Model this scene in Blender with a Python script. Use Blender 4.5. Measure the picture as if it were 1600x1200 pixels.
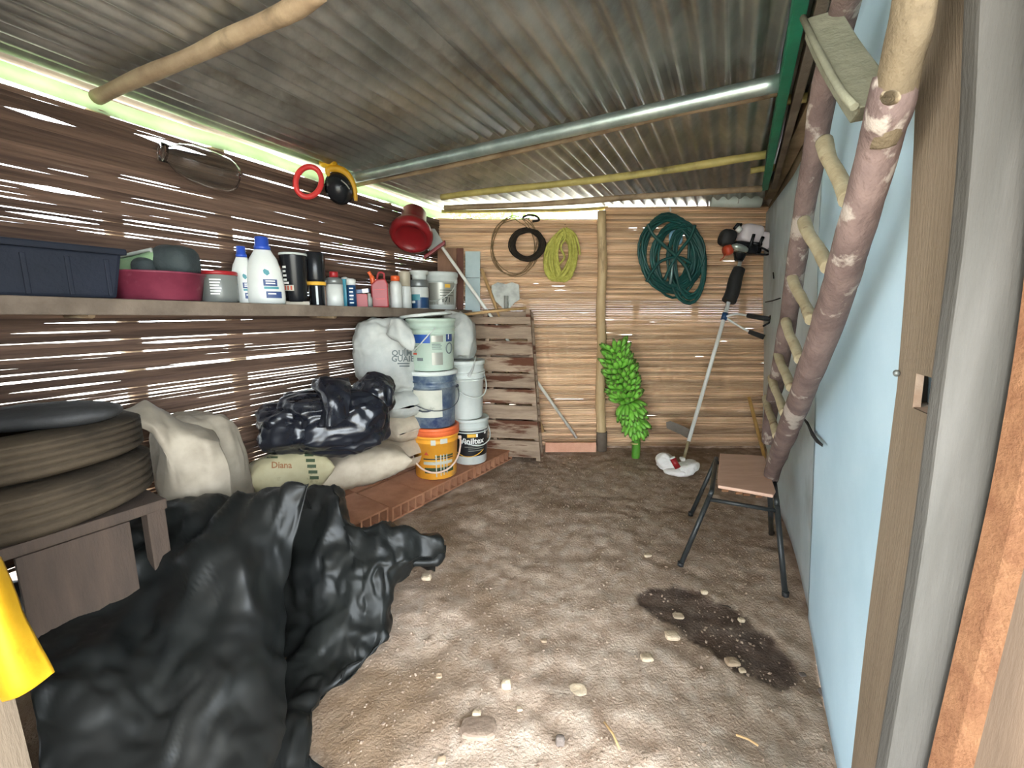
import bpy, bmesh, math, random
import numpy as np
from mathutils import Vector, Matrix
for _o in list(bpy.data.objects): bpy.data.objects.remove(_o)
SC = bpy.context.scene
COL = SC.collection
V = Vector
# ------------------------------------------------------------------ camera
F, PITCH, H = 680.0, math.radians(9.5), 1.2
cam_d = bpy.data.cameras.new('camera'); cam = bpy.data.objects.new('camera', cam_d); COL.objects.link(cam)
cam_d.sensor_width = 36.0; cam_d.lens = F/1600*36; cam_d.clip_start = .02
cam.location = (0, 0, H); cam.rotation_euler = (math.pi/2-PITCH, 0, 0)
SC.camera = cam
# ------------------------------------------------------------------ sky and exposure
SC.view_settings.view_transform = 'Standard'; SC.view_settings.look = 'None'
SC.view_settings.gamma = 1; SC.view_settings.use_curve_mapping = False
SC.view_settings.exposure = 2.85
SC.cycles.max_bounces = 10; SC.cycles.diffuse_bounces = 6; SC.cycles.use_denoising = True
SC.cycles.sample_clamp_indirect = 6
wd = bpy.data.worlds.new('overcast_sky'); SC.world = wd; wd.use_nodes = True
bg = wd.node_tree.nodes['Background']; bg.inputs[0].default_value = (.86, .94, 1.0, 1); bg.inputs[1].default_value = 2.6

# ------------------------------------------------------------------ pixel rays -> world
CP, SP = math.cos(PITCH), math.sin(PITCH)
def ray(px, py):
    u, v = (px-800)/F, (600-py)/F
    return V((u, CP+v*SP, v*CP-SP))
def P(px, py, Y):
    d = ray(px, py); return V((0, 0, H))+d*(Y/d.y)
def PZ(px, py, z):
    d = ray(px, py); return V((0, 0, H))+d*((z-H)/d.z)
def PP(px, py, o, n):
    d = ray(px, py); c = V((0, 0, H)); return c+d*((o-c).dot(n)/d.dot(n))
def mpp(p):                                   # metres per pixel at a point
    return ((p.y*CP)-(p.z-H)*SP)/F
DL = V((.442, .897, 0)).normalized()          # direction of the side walls
NL = V((.897, -.442, 0)).normalized()         # from the left wall into the room
CL = V((-.594, 3.72, 0))                      # back left corner
def PL(px, py, off=0): return PP(px, py, CL+NL*off, NL)
def LW(s, off=0, z=0): return CL+DL*s+NL*off+V((0, 0, z))
DR = V((.469, 1, 0)).normalized()
CR = V((2.2, 3.72, 0))
_upR = V((-.065, 0, 1)).normalized()
NR = DR.cross(_upR).normalized()
if NR.x > 0: NR = -NR                         # points into the room
def PR(px, py, off=0): return PP(px, py, CR+NR*off, NR)
YB = 3.72
ROOF = 2.03

# ------------------------------------------------------------------ noise
def _h(ix, iy, iz, seed):
    n = (ix*374761393+iy*668265263+iz*2147483647+seed*1274126177) & 0xffffffff
    n = ((n ^ (n >> 13))*1274126177) & 0xffffffff
    n = ((n ^ (n >> 16))*2246822519) & 0xffffffff
    return ((n ^ (n >> 15)) & 0xffff)/65535.0
def vn(p, seed=0):                            # value noise in 0..1; p (...,3)
    p = np.asarray(p, dtype=np.float64); i = np.floor(p).astype(np.int64); f = p-i; f = f*f*(3-2*f)
    r = 0
    for dx in (0, 1):
        for dy in (0, 1):
            for dz in (0, 1):
                w = (f[..., 0] if dx else 1-f[..., 0])*(f[..., 1] if dy else 1-f[..., 1])*(f[..., 2] if dz else 1-f[..., 2])
                r = r+w*_h(i[..., 0]+dx, i[..., 1]+dy, i[..., 2]+dz, seed)
    return r
def fbm(p, seed=0, oct=4):
    p = np.asarray(p, dtype=np.float64); a, r, t = 1., 0, 0
    for k in range(oct):
        r = r+a*vn(p*2**k, seed+k*7); t += a; a *= .5
    return r/t
def ridge(p, seed=0, oct=3):
    p = np.asarray(p, dtype=np.float64); a, r, t = 1., 0, 0
    for k in range(oct):
        r = r+a*(1-np.abs(2*vn(p*2**k, seed+k*7)-1)); t += a; a *= .5
    return r/t

# ------------------------------------------------------------------ materials
MATS = {}
def M(name, c, c2=None, scale=6, rough=.6, metal=0, bump=0, bscale=60, stretch=(1, 1, 1), trans=0, alpha=1, spec=.5, rnd=0,
      lo=.35, hi=.65, detail=6, coat=0, c3=None, s3=2, w3=(.55, .7), transl=0, ior=1.45, rough2=None, crinkle=False):
    m = bpy.data.materials.new(name); m.use_nodes = True; nt = m.node_tree; N, L = nt.nodes, nt.links
    b = N['Principled BSDF']
    b.inputs['Roughness'].default_value = rough; b.inputs['Metallic'].default_value = metal
    b.inputs['Specular IOR Level'].default_value = spec; b.inputs['Transmission Weight'].default_value = trans
    b.inputs['IOR'].default_value = ior; b.inputs['Coat Weight'].default_value = coat
    b.inputs['Alpha'].default_value = alpha
    tc = N.new('ShaderNodeTexCoord'); mp = N.new('ShaderNodeMapping'); mp.inputs['Scale'].default_value = stretch
    L.new(tc.outputs['Object'], mp.inputs[0])
    vec = mp.outputs[0]
    if rnd:
        oi = N.new('ShaderNodeObjectInfo'); ad = N.new('ShaderNodeVectorMath'); ad.operation = 'ADD'
        mu = N.new('ShaderNodeMath'); mu.operation = 'MULTIPLY'; mu.inputs[1].default_value = 37
        L.new(oi.outputs['Random'], mu.inputs[0]); L.new(vec, ad.inputs[0]); L.new(mu.outputs[0], ad.inputs[1]); vec = ad.outputs[0]
    def noise(s, d=detail):
        n = N.new('ShaderNodeTexNoise'); n.inputs['Scale'].default_value = s; n.inputs['Detail'].default_value = d
        n.inputs['Roughness'].default_value = .6; L.new(vec, n.inputs['Vector']); return n
    col = None
    if c2 is not None:
        n = noise(scale); r = N.new('ShaderNodeValToRGB'); L.new(n.outputs['Fac'], r.inputs[0])
        r.color_ramp.elements[0].position = lo; r.color_ramp.elements[1].position = hi
        r.color_ramp.elements[0].color = (*c, 1); r.color_ramp.elements[1].color = (*c2, 1); col = r.outputs[0]
        if c3 is not None:
            n3 = noise(s3); r3 = N.new('ShaderNodeValToRGB'); L.new(n3.outputs['Fac'], r3.inputs[0])
            r3.color_ramp.elements[0].position = w3[0]; r3.color_ramp.elements[1].position = w3[1]
            mx = N.new('ShaderNodeMixRGB'); L.new(r3.outputs[0], mx.inputs[0]); L.new(col, mx.inputs[1]); mx.inputs[2].default_value = (*c3, 1); col = mx.outputs[0]
        if rnd:
            hs = N.new('ShaderNodeHueSaturation'); mr = N.new('ShaderNodeMapRange')
            mr.inputs['To Min'].default_value = 1-rnd; mr.inputs['To Max'].default_value = 1+rnd
            L.new(oi.outputs['Random'], mr.inputs['Value']); L.new(mr.outputs[0], hs.inputs['Value']); L.new(col, hs.inputs['Color']); col = hs.outputs[0]
        L.new(col, b.inputs['Base Color'])
        if rough2 is not None:
            mr = N.new('ShaderNodeMapRange'); mr.inputs['From Min'].default_value = lo; mr.inputs['From Max'].default_value = hi
            mr.inputs['To Min'].default_value = rough; mr.inputs['To Max'].default_value = rough2
            L.new(n.outputs['Fac'], mr.inputs['Value']); L.new(mr.outputs[0], b.inputs['Roughness'])
    else:
        b.inputs['Base Color'].default_value = (*c, 1)
    if bump:
        n2 = noise(bscale, 4)
        if crinkle:
            n2.noise_type = 'RIDGED_MULTIFRACTAL'; n2.inputs['Distortion'].default_value = .6; n2.inputs['Detail'].default_value = 3
        bp = N.new('ShaderNodeBump'); bp.inputs['Strength'].default_value = bump; bp.inputs['Distance'].default_value = .01
        L.new(n2.outputs['Fac'], bp.inputs['Height']); L.new(bp.outputs[0], b.inputs['Normal'])
    if transl:
        t = N.new('ShaderNodeBsdfTranslucent'); mx = N.new('ShaderNodeMixShader'); mx.inputs[0].default_value = transl
        if col is not None: L.new(col, t.inputs[0])
        else: t.inputs[0].default_value = (*c, 1)
        L.new(b.outputs[0], mx.inputs[1]); L.new(t.outputs[0], mx.inputs[2]); L.new(mx.outputs[0], N['Material Output'].inputs[0])
    MATS[name] = m; return m

def srgb(r, g, b):
    f = lambda x: (x/255/12.92) if x <= 10 else ((x/255+.055)/1.055)**2.4
    return (f(r), f(g), f(b))

# ------------------------------------------------------------------ mesh building
WM = {}                                        # world matrix of every object made
class MB:
    def __init__(s): s.v = []; s.f = []; s.sm = []; s.mi = []
    def add(s, vs, fs, mtx=None, smooth=False, mi=0):
        o = len(s.v)
        if mtx is not None: vs = [mtx @ V(p) for p in vs]
        s.v.extend(tuple(p) for p in vs)
        for f in fs: s.f.append(tuple(i+o for i in f)); s.sm.append(smooth); s.mi.append(mi)
        return s
    def box(s, sx, sy, sz, mtx=None, c=(0, 0, 0), mi=0):
        a, b, d = sx/2, sy/2, sz/2
        vs = [(c[0]+x, c[1]+y, c[2]+z) for x in (-a, a) for y in (-b, b) for z in (-d, d)]
        return s.add(vs, [(0, 1, 3, 2), (4, 6, 7, 5), (0, 4, 5, 1), (2, 3, 7, 6), (0, 2, 6, 4), (1, 5, 7, 3)], mtx, mi=mi)
    def tube(s, pts, r, n=8, caps=True, smooth=True, closed=False, mi=0):
        pts = [V(p) for p in pts]; m = len(pts)
        rs = [r]*m if not hasattr(r, '__len__') else list(r)
        vs, up = [], None
        for i, p in enumerate(pts):
            if closed: t = (pts[(i+1) % m]-pts[i-1])
            else: t = pts[min(i+1, m-1)]-pts[max(i-1, 0)]
            t = t.normalized() if t.length > 1e-9 else V((0, 0, 1))
            if up is None:
                up = V((0, 0, 1)) if abs(t.z) < .9 else V((1, 0, 0))
            a = (up-t*up.dot(t)).normalized(); b = t.cross(a); up = a
            for k in range(n):
                th = 2*math.pi*k/n; vs.append(p+(a*math.cos(th)+b*math.sin(th))*rs[i])
        fs = []
        for i in range(m if closed else m-1):
            j = (i+1) % m
            for k in range(n): fs.append((i*n+k, i*n+(k+1) % n, j*n+(k+1) % n, j*n+k))
        s.add(vs, fs, None, smooth, mi)
        if caps and not closed:
            o = len(s.v)-m*n
            s.f.append(tuple(o+k for k in range(n))[::-1]); s.sm.append(False); s.mi.append(mi)
            s.f.append(tuple(o+(m-1)*n+k for k in range(n))); s.sm.append(False); s.mi.append(mi)
        return s
    def lathe(s, prof, mtx=None, n=28, smooth=True, cap0=True, cap1=True, sx=1, sy=1, mi=0):
        vs, fs = [], []
        for r, z in prof:
            for k in range(n):
                a = 2*math.pi*k/n; vs.append((r*math.cos(a)*sx, r*math.sin(a)*sy, z))
        for i in range(len(prof)-1):
            for k in range(n): fs.append((i*n+k, i*n+(k+1) % n, (i+1)*n+(k+1) % n, (i+1)*n+k))
        if cap0: fs.append(tuple(range(n))[::-1])
        if cap1: fs.append(tuple((len(prof)-1)*n+k for k in range(n)))
        return s.add(vs, fs, mtx, smooth, mi)
    def prism(s, poly, d, mtx=None, smooth=False, mi=0):        # polygon in x,z; thickness along y
        n = len(poly)
        vs = [(x, -d/2, z) for x, z in poly]+[(x, d/2, z) for x, z in poly]
        fs = [tuple(range(n)), tuple(range(2*n-1, n-1, -1))]+[(i, i+n, (i+1) % n+n, (i+1) % n) for i in range(n)]
        return s.add(vs, fs, mtx, smooth, mi)
    def grid(s, A, smooth=True, closed_u=False, mi=0):          # A: array (rows, cols, 3)
        A = np.asarray(A); r, c = A.shape[:2]; fs = []
        for i in range(r-1):
            for j in range(c if closed_u else c-1):
                fs.append((i*c+j, i*c+(j+1) % c, (i+1)*c+(j+1) % c, (i+1)*c+j))
        return s.add([V(p) for p in A.reshape(-1, 3)], fs, None, smooth, mi)
    def build(s, name, mat, parent=None, loc=None, bevel=0, solid=0, sub=0, recalc=True):
        """vertices are world positions; loc: origin of a top-level object"""
        if parent is not None: W = WM[parent]
        elif loc is not None: W = Matrix.Translation(V(loc))
        else: W = Matrix.Identity(4)
        inv = W.inverted()
        me = bpy.data.meshes.new(name); me.from_pydata([inv @ V(p) for p in s.v], [], s.f)
        me.polygons.foreach_set('use_smooth', s.sm); me.polygons.foreach_set('material_index', s.mi)
        for m in (mat if isinstance(mat, (list, tuple)) else [mat]): me.materials.append(MATS[m])
        if bevel or recalc:
            bm = bmesh.new(); bm.from_mesh(me)
            if recalc: bmesh.ops.recalc_face_normals(bm, faces=bm.faces)
            if bevel: bmesh.ops.bevel(bm, geom=[e for e in bm.edges if len(e.link_faces) == 2 and e.calc_face_angle(0) > .5], offset=bevel, segments=2, profile=.6, affect='EDGES')
            bm.to_mesh(me); bm.free()
        o = bpy.data.objects.new(name, me); COL.objects.link(o)
        if parent is not None: o.parent = parent
        else: o.matrix_world = W
        WM[o] = W
        if solid:
            md = o.modifiers.new('thickness', 'SOLIDIFY'); md.thickness = solid; md.offset = 0
        if sub:
            md = o.modifiers.new('smooth', 'SUBSURF'); md.levels = sub; md.render_levels = sub
        return o
def tag(o, label=None, cat=None, group=None, kind=None):
    if label: o['label'] = label
    if cat: o['category'] = cat
    if group: o['group'] = group
    if kind: o['kind'] = kind
    return o
def thing(name, label, cat, loc=(0, 0, 0), group=None, kind=None, mtx=None):
    o = bpy.data.objects.new(name, None); COL.objects.link(o); o.empty_display_size = .05
    W = mtx if mtx is not None else Matrix.Translation(V(loc))
    o.matrix_world = W; WM[o] = W
    return tag(o, label, cat, group, kind)
def struct(name):
    o = bpy.data.objects.new(name, None); COL.objects.link(o); WM[o] = Matrix.Identity(4); o['kind'] = 'structure'; return o
def frame(o, x=None, y=None, z=None):          # matrix from an origin and axes
    if z is None: z = V(x).cross(V(y))
    if y is None: y = V(z).cross(V(x))
    if x is None: x = V(y).cross(V(z))
    m = Matrix.Identity(4)
    for i, a in enumerate((x, y, z)):
        a = V(a).normalized()
        for j in range(3): m[j][i] = a[j]
    m.translation = V(o); return m
T = Matrix.Translation
def Rz(a): return Matrix.Rotation(a, 4, 'Z')
def Rx(a): return Matrix.Rotation(a, 4, 'X')
def Ry(a): return Matrix.Rotation(a, 4, 'Y')
def align(p, q):                               # matrix at p with z towards q
    z = (V(q)-V(p)).normalized(); x = V((0, 0, 1)).cross(z)
    if x.length < 1e-4: x = V((1, 0, 0))
    return frame(p, x=x.normalized(), z=z)
def smooth_path(pts, n=8, closed=False):       # Catmull-Rom through points
    pts = [V(p) for p in pts]; m = len(pts); out = []
    for i in range(m if closed else m-1):
        if closed: a, b, c, d = pts[i-1], pts[i], pts[(i+1) % m], pts[(i+2) % m]
        else: a, b, c, d = pts[max(i-1, 0)], pts[i], pts[i+1], pts[min(i+2, m-1)]
        for k in range(n):
            t = k/n
            out.append(.5*((2*b)+(c-a)*t+(2*a-5*b+4*c-d)*t*t+(3*b-a-3*c+d)*t**3))
    if not closed: out.append(pts[-1])
    return out
def crm(A, n):                                 # Catmull-Rom along axis 0 of an array
    A = np.asarray(A, float); m = A.shape[0]; out = []
    for i in range(m-1):
        a, b, c, d = A[max(i-1, 0)], A[i], A[i+1], A[min(i+2, m-1)]
        for k in range(n):
            t = k/n; out.append(.5*((2*b)+(c-a)*t+(2*a-5*b+4*c-d)*t*t+(3*b-a-3*c+d)*t**3))
    out.append(A[-1]); return np.array(out)
def normals(A):
    du = np.gradient(A, axis=1); dv = np.gradient(A, axis=0); n = np.cross(du, dv)
    return n/(np.linalg.norm(n, axis=2, keepdims=True)+1e-9)
def cloth(rows, n=8, amp=.02, freq=6, seed=1, ramp=0, rfreq=8, rv=(1, 1, .55), fine=0):
    A = crm(rows, n); A = np.swapaxes(crm(np.swapaxes(A, 0, 1), n), 0, 1)
    d = (fbm(A*freq, seed, 4)-.5)*2*amp
    if ramp: d = d+(ridge(A*np.array(rv)*rfreq, seed+40, 3)-.6)*ramp
    if fine: d = d+(crease(A*np.array(rv)*rfreq*.9, seed+60)-.5)*fine+(crease(A*np.array(rv)*rfreq*2.6, seed+70)-.5)*fine*.3
    return A+normals(A)*d[..., None]
def sblob(a, b, c, mtx, n=28, m=40, e=.75, e2=.75, amp=.03, freq=6, seed=1, ramp=0, rfreq=7, flat=-9, rv=(1, 1, 1), fine=0):
    th = np.linspace(-math.pi/2, math.pi/2, n)[:, None]; ph = np.linspace(0, 2*math.pi, m, endpoint=False)[None]
    sg = lambda x, p: np.sign(x)*np.abs(x)**p
    x = a*sg(np.cos(th), e)*sg(np.cos(ph), e2); y = b*sg(np.cos(th), e)*sg(np.sin(ph), e2); z = c*sg(np.sin(th), e)*np.ones_like(ph)
    A = np.stack([x, y, z], -1); nn = A/(np.linalg.norm(A, axis=2, keepdims=True)+1e-9)
    d = (fbm(A*freq+seed*3.1, seed, 4)-.5)*2*amp
    if ramp: d = d+(ridge(A*rfreq*np.array(rv)+seed, seed+9, 3)-.62)*ramp
    if fine: d = d+(crease(A*11*np.array(rv)+seed, seed+19)-.5)*fine
    A = A+nn*d[..., None]; A[0] = A[0].mean(0); A[-1] = A[-1].mean(0)
    A[..., 2] = np.maximum(A[..., 2], flat)
    R = np.array(mtx.to_3x3()); A = A@R.T+np.array(mtx.translation)
    return A
def pillow(L, W, Th, mtx, n=30, m=28, amp=.012, freq=9, seed=1, ramp=.01, rfreq=10, pw=3.0):
    """filled sack lying flat: length along x, seams at both ends that keep their width"""
    u = np.linspace(-1, 1, n)[:, None]; ph = np.linspace(0, 2*math.pi, m, endpoint=False)[None]
    w = W/2*(1-.12*np.cos(u*math.pi/2))*(1.02); t = Th/2*np.maximum(1-np.abs(u)**pw, .0)**.6+.004
    sg = lambda x, p: np.sign(x)*np.abs(x)**p
    A = np.stack([u*L/2*np.ones_like(ph), w*sg(np.cos(ph), .8), t*sg(np.sin(ph), .85)], -1)
    nn = np.stack([np.zeros_like(A[..., 0]), np.cos(ph)*np.ones_like(u)*.4, np.sin(ph)*np.ones_like(u)], -1)
    d = (fbm(A*freq+seed*2.3, seed, 4)-.5)*2*amp+(ridge(A*np.array([1, 1, 1])*rfreq+seed, seed+5, 3)-.6)*ramp
    A = A+nn*d[..., None]
    R = np.array(mtx.to_3x3()); return A@R.T+np.array(mtx.translation)

def crease(p, seed=0, k=3.0):                  # piecewise-linear folds with sharp ridges and valleys
    n = vn(p, seed)*.75+vn(np.asarray(p)*2.3, seed+3)*.25
    return np.abs((n*k) % 1-.5)*2
def facet(A, c, seed=0, n=60, lo=.86, hi=1.04, soft=26.):
    """pull a rounded body in to flat facets, like a stuffed plastic bag"""
    r = np.random.default_rng(seed); N = r.normal(size=(n, 3)); N /= np.linalg.norm(N, axis=1)[:, None]
    h = r.uniform(lo, hi, n); c = np.array(tuple(c)); D = A-c; s = np.abs(D).max((0, 1)); U = D/s
    L_ = np.linalg.norm(U, axis=2, keepdims=True)+1e-9; d = U/L_
    q = h/np.maximum(d@N.T, .08); m = q.min(-1); return c+D*np.minimum(1, m)[..., None]
_txt = {}
def text_mesh(s, parent, mat, fn, height, name='lettering', bold=False, align_x='CENTER'):
    """flat print: text outlines mapped by fn(x, y) onto a surface"""
    cu = bpy.data.curves.new('t', 'FONT'); cu.body = s; cu.size = height*1.4; cu.align_x = align_x; cu.align_y = 'CENTER'; cu.resolution_u = 2
    if bold: cu.offset = height*.03
    ob = bpy.data.objects.new('t', cu); COL.objects.link(ob)
    dg = bpy.context.evaluated_depsgraph_get(); me = bpy.data.meshes.new_from_object(ob.evaluated_get(dg))
    vs = [fn(v.co.x, v.co.y) for v in me.vertices]; fs = [tuple(p.vertices) for p in me.polygons]
    bpy.data.objects.remove(ob); bpy.data.curves.remove(cu); bpy.data.meshes.remove(me)
    mb = MB(); mb.add(vs, fs); return mb.build(name, mat, parent, recalc=False)
def cylmap(c, rfun, phi0, z0, off=.0015, mtx=None):
    """(x, y) -> on a cylinder/cone round the z axis through c, at angle phi0, height z0"""
    def fn(x, y):
        z = z0+y; r = (rfun(z) if callable(rfun) else rfun)+off; a = phi0+x/r
        p = V((r*math.cos(a), r*math.sin(a), z)); return (mtx @ p) if mtx is not None else V(c)+p
    return fn
def patch(fn, x0, x1, y0, y1, n=8, ny=2):
    A = np.array([[fn(x0+(x1-x0)*i/n, y0+(y1-y0)*j/ny) for i in range(n+1)] for j in range(ny+1)]); mb = MB(); mb.grid(A, smooth=True); return mb
def camphi(p): return math.atan2(-p.y, -p.x)
# ================================================================== MATERIALS
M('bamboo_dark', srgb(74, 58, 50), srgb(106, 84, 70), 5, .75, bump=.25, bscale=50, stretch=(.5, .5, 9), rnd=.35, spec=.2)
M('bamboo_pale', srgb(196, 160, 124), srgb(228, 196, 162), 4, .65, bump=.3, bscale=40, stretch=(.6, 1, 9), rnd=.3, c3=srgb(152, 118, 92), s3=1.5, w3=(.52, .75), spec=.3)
M('bamboo_pole', srgb(176, 146, 104), srgb(204, 178, 136), 6, .55, bump=.15, stretch=(3, 3, .6), c3=srgb(120, 96, 68), s3=5, w3=(.58, .7))
M('pole_yellow', srgb(150, 138, 78), srgb(186, 170, 104), 6, .55, bump=.15, c3=srgb(110, 98, 60), s3=5)
M('pole_brown', srgb(128, 106, 82), srgb(168, 146, 116), 6, .65, bump=.2, c3=srgb(96, 80, 60), s3=5)
M('wood_grey', srgb(98, 87, 76), srgb(124, 111, 98), 5, .8, bump=.35, bscale=60, c3=srgb(72, 62, 53), s3=3, w3=(.55, .75), spec=.2)
M('post_wood', srgb(104, 90, 74), srgb(124, 109, 92), 4, .75, bump=.25, bscale=70, stretch=(3, 3, .35), c3=srgb(90, 78, 66), s3=2, w3=(.5, .8), spec=.25)
M('post_wood_grey', srgb(66, 64, 60), srgb(80, 77, 73), 5, .75, bump=.25, bscale=70, stretch=(3, 3, .4), c3=srgb(58, 54, 49), s3=2, w3=(.5, .8), spec=.15)
M('fork_face', srgb(112, 110, 92), srgb(132, 130, 112), 12, .8, bump=.4, bscale=50, spec=.15)
M('outer_wood', srgb(58, 45, 33), srgb(72, 57, 44), 5, .75, bump=.25, bscale=70, stretch=(3, 3, .4), spec=.2)
M('hole_shade', srgb(58, 50, 42), None, rough=.9)
M('cut_wood', srgb(112, 72, 46), srgb(134, 94, 64), 20, .8, bump=.4, bscale=120)
M('mortise', srgb(166, 136, 114), srgb(188, 164, 144), 20, .8, bump=.3)
M('beam_dark', srgb(92, 80, 62), srgb(128, 112, 90), 5, .8, bump=.35, bscale=40, spec=.2)
M('pallet_wood', srgb(138, 118, 100), srgb(170, 148, 126), 7, .8, bump=.35, bscale=60, stretch=(.6, 1, 4), rnd=.14, c3=srgb(92, 58, 42), s3=2.6, w3=(.54, .6), spec=.2)
M('ladder_red', srgb(96, 80, 76), srgb(122, 103, 97), 14, .75, bump=.6, bscale=40, c3=srgb(160, 148, 138), s3=9, w3=(.58, .62), stretch=(1, 1, .7), spec=.2)
M('ladder_pale', srgb(92, 80, 63), srgb(112, 98, 78), 12, .8, bump=.6, bscale=50, c3=srgb(70, 58, 45), s3=7, w3=(.56, .66), spec=.15)
M('rung_pale', srgb(148, 132, 102), srgb(176, 162, 132), 14, .7, bump=.35, bscale=50, c3=srgb(110, 84, 62), s3=9, w3=(.58, .66))
M('green_paint', srgb(16, 104, 76), srgb(22, 124, 90), 8, .5, bump=.2, c3=srgb(150, 170, 150), s3=22, w3=(.68, .72))
M('zinc', srgb(150, 150, 146), srgb(196, 194, 188), 4, .36, metal=.9, bump=.06, bscale=30, c3=srgb(116, 108, 98), s3=2.5, w3=(.55, .75), rough2=.46)
M('steel_pipe', srgb(150, 164, 158), srgb(186, 198, 190), 8, .38, metal=.8, bump=.1)
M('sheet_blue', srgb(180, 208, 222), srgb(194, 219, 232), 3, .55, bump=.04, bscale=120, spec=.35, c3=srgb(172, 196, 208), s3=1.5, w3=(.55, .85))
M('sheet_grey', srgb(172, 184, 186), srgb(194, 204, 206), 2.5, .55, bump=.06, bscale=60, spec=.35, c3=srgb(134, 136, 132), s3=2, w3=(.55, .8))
M('tear_dark', srgb(34, 32, 32), None, rough=.9)
M('eave_glow_sheet', srgb(196, 214, 178), srgb(212, 226, 196), 5, .4, transl=.5)
M('clay', srgb(150, 104, 78), srgb(170, 122, 94), 8, .8, bump=.3, bscale=80, rnd=.06, c3=srgb(134, 92, 68), s3=3, w3=(.55, .75), spec=.2)
M('clay_pink', srgb(206, 150, 122), srgb(222, 168, 140), 8, .8, bump=.25, bscale=90)
M('earth_out', srgb(190, 182, 164), srgb(206, 198, 182), 2, .9)
M('stone_pale', srgb(170, 150, 124), srgb(190, 172, 148), 20, .85, bump=.4)
M('stone_grey', srgb(92, 82, 76), srgb(116, 104, 96), 20, .85, bump=.4)
M('stone_tan', srgb(150, 126, 102), srgb(168, 146, 122), 20, .85, bump=.4)
M('pebble', srgb(122, 102, 86), srgb(160, 140, 122), 30, .85)
M('leaf_light', srgb(120, 178, 80), srgb(170, 214, 120), 8, .5, transl=.4)
M('black_plastic', (.010, .012, .013), (.018, .021, .022), 5, .34, bump=.5, bscale=9, rough2=.5, spec=.5, crinkle=True, c3=(.03, .03, .03), s3=2.5, w3=(.55, .8))
M('tarp_black', (.006, .0066, .0066), (.010, .011, .010), 4, .36, bump=.5, bscale=7, rough2=.5, crinkle=True, spec=.28, c3=(.016, .015, .014), s3=1.6, w3=(.5, .8))
M('bag_black', (.006, .007, .011), (.012, .013, .018), 5, .22, bump=.9, bscale=9, spec=.6, rough2=.36, crinkle=True)
M('sack_white', srgb(162, 165, 160), srgb(182, 183, 176), 9, .7, bump=.7, bscale=11, crinkle=True, c3=srgb(138, 138, 130), s3=4, w3=(.55, .8))
M('sack_cream', srgb(166, 152, 132), srgb(184, 170, 150), 9, .7, bump=.7, bscale=11, crinkle=True, c3=srgb(142, 126, 106), s3=4, w3=(.55, .8))
M('sack_old', srgb(132, 122, 108), srgb(152, 142, 126), 7, .75, bump=.7, bscale=11, crinkle=True, c3=srgb(106, 96, 82), s3=3, w3=(.5, .75))
M('sack_yellow', srgb(158, 148, 114), srgb(172, 163, 132), 8, .7, bump=.7, bscale=11, crinkle=True, c3=srgb(112, 106, 72), s3=6, w3=(.6, .66))
M('print_grey', srgb(96, 104, 104), None, rough=.7)
M('print_dark', srgb(52, 54, 48), None, rough=.7)
M('print_green', srgb(52, 66, 40), None, rough=.7)
M('print_brown', srgb(136, 92, 58), None, rough=.7)
M('print_red', srgb(176, 70, 50), None, rough=.6)
M('print_blue', srgb(30, 76, 150), None, rough=.5)
M('print_navy', srgb(46, 66, 110), None, rough=.5)
M('print_teal', srgb(62, 128, 136), None, rough=.5)
M('print_white', srgb(226, 226, 220), None, rough=.5)
M('print_yellow', srgb(220, 170, 60), None, rough=.5)
M('print_silver', srgb(150, 150, 140), None, rough=.35, metal=.3)
M('white_plastic', srgb(186, 192, 186), srgb(200, 204, 198), 6, .4, c3=srgb(164, 166, 156), s3=6, w3=(.6, .85), spec=.4)
M('white_bottle', srgb(194, 197, 192), srgb(204, 206, 200), 6, .35, spec=.45)
M('bucket_green_white', srgb(162, 180, 164), srgb(178, 192, 178), 6, .45, c3=srgb(146, 158, 142), s3=6, w3=(.6, .85))
M('bucket_orange', srgb(216, 146, 40), srgb(230, 164, 58), 6, .45, c3=srgb(196, 150, 110), s3=10, w3=(.62, .72))
M('bucket_rim', srgb(206, 92, 48), srgb(220, 108, 60), 9, .5)
M('bucket_smoky', srgb(62, 78, 100), srgb(146, 156, 156), 9, .35, c3=srgb(40, 56, 88), s3=5, w3=(.5, .65), lo=.4, hi=.7)
M('label_black', srgb(30, 30, 32), None, rough=.35)
M('label_paper', srgb(168, 168, 154), srgb(184, 182, 168), 8, .7, c3=srgb(134, 134, 122), s3=12, w3=(.62, .7))
M('handle_pink', srgb(208, 178, 160), srgb(226, 200, 184), 10, .5)
M('handle_dark', srgb(70, 74, 80), None, rough=.5)
M('blue_cap', srgb(44, 76, 168), None, rough=.35)
M('red_plastic', srgb(112, 22, 26), srgb(130, 28, 32), 5, .35, spec=.5, c3=srgb(92, 20, 22), s3=4, w3=(.55, .8))
M('red_glow', srgb(216, 56, 56), srgb(228, 72, 68), 5, .35, transl=.3)
M('red_can', srgb(140, 26, 32), srgb(158, 38, 40), 6, .4)
M('orange_plastic', srgb(216, 92, 44), None, rough=.4)
M('tub_maroon', srgb(98, 32, 50), srgb(118, 46, 64), 12, .55, c3=srgb(136, 86, 96), s3=16, w3=(.62, .75))
M('crate_dark', srgb(20, 25, 36), srgb(28, 33, 46), 5, .65, bump=.2, spec=.3)
M('green_dull', srgb(112, 142, 104), srgb(140, 166, 128), 8, .55)
M('dark_cloth', srgb(40, 48, 50), srgb(54, 62, 62), 10, .8, bump=.4)
M('jar_clear', srgb(150, 154, 148), None, rough=.25, trans=.5, spec=.5)
M('glass_clear', (.96, .99, .99), None, rough=.03, trans=1, ior=1.12)
M('teal_tube', srgb(72, 156, 176), None, rough=.35)
M('dark_blue', srgb(28, 66, 104), None, rough=.35)
M('beige_plastic', srgb(176, 166, 146), None, rough=.5)
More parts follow.
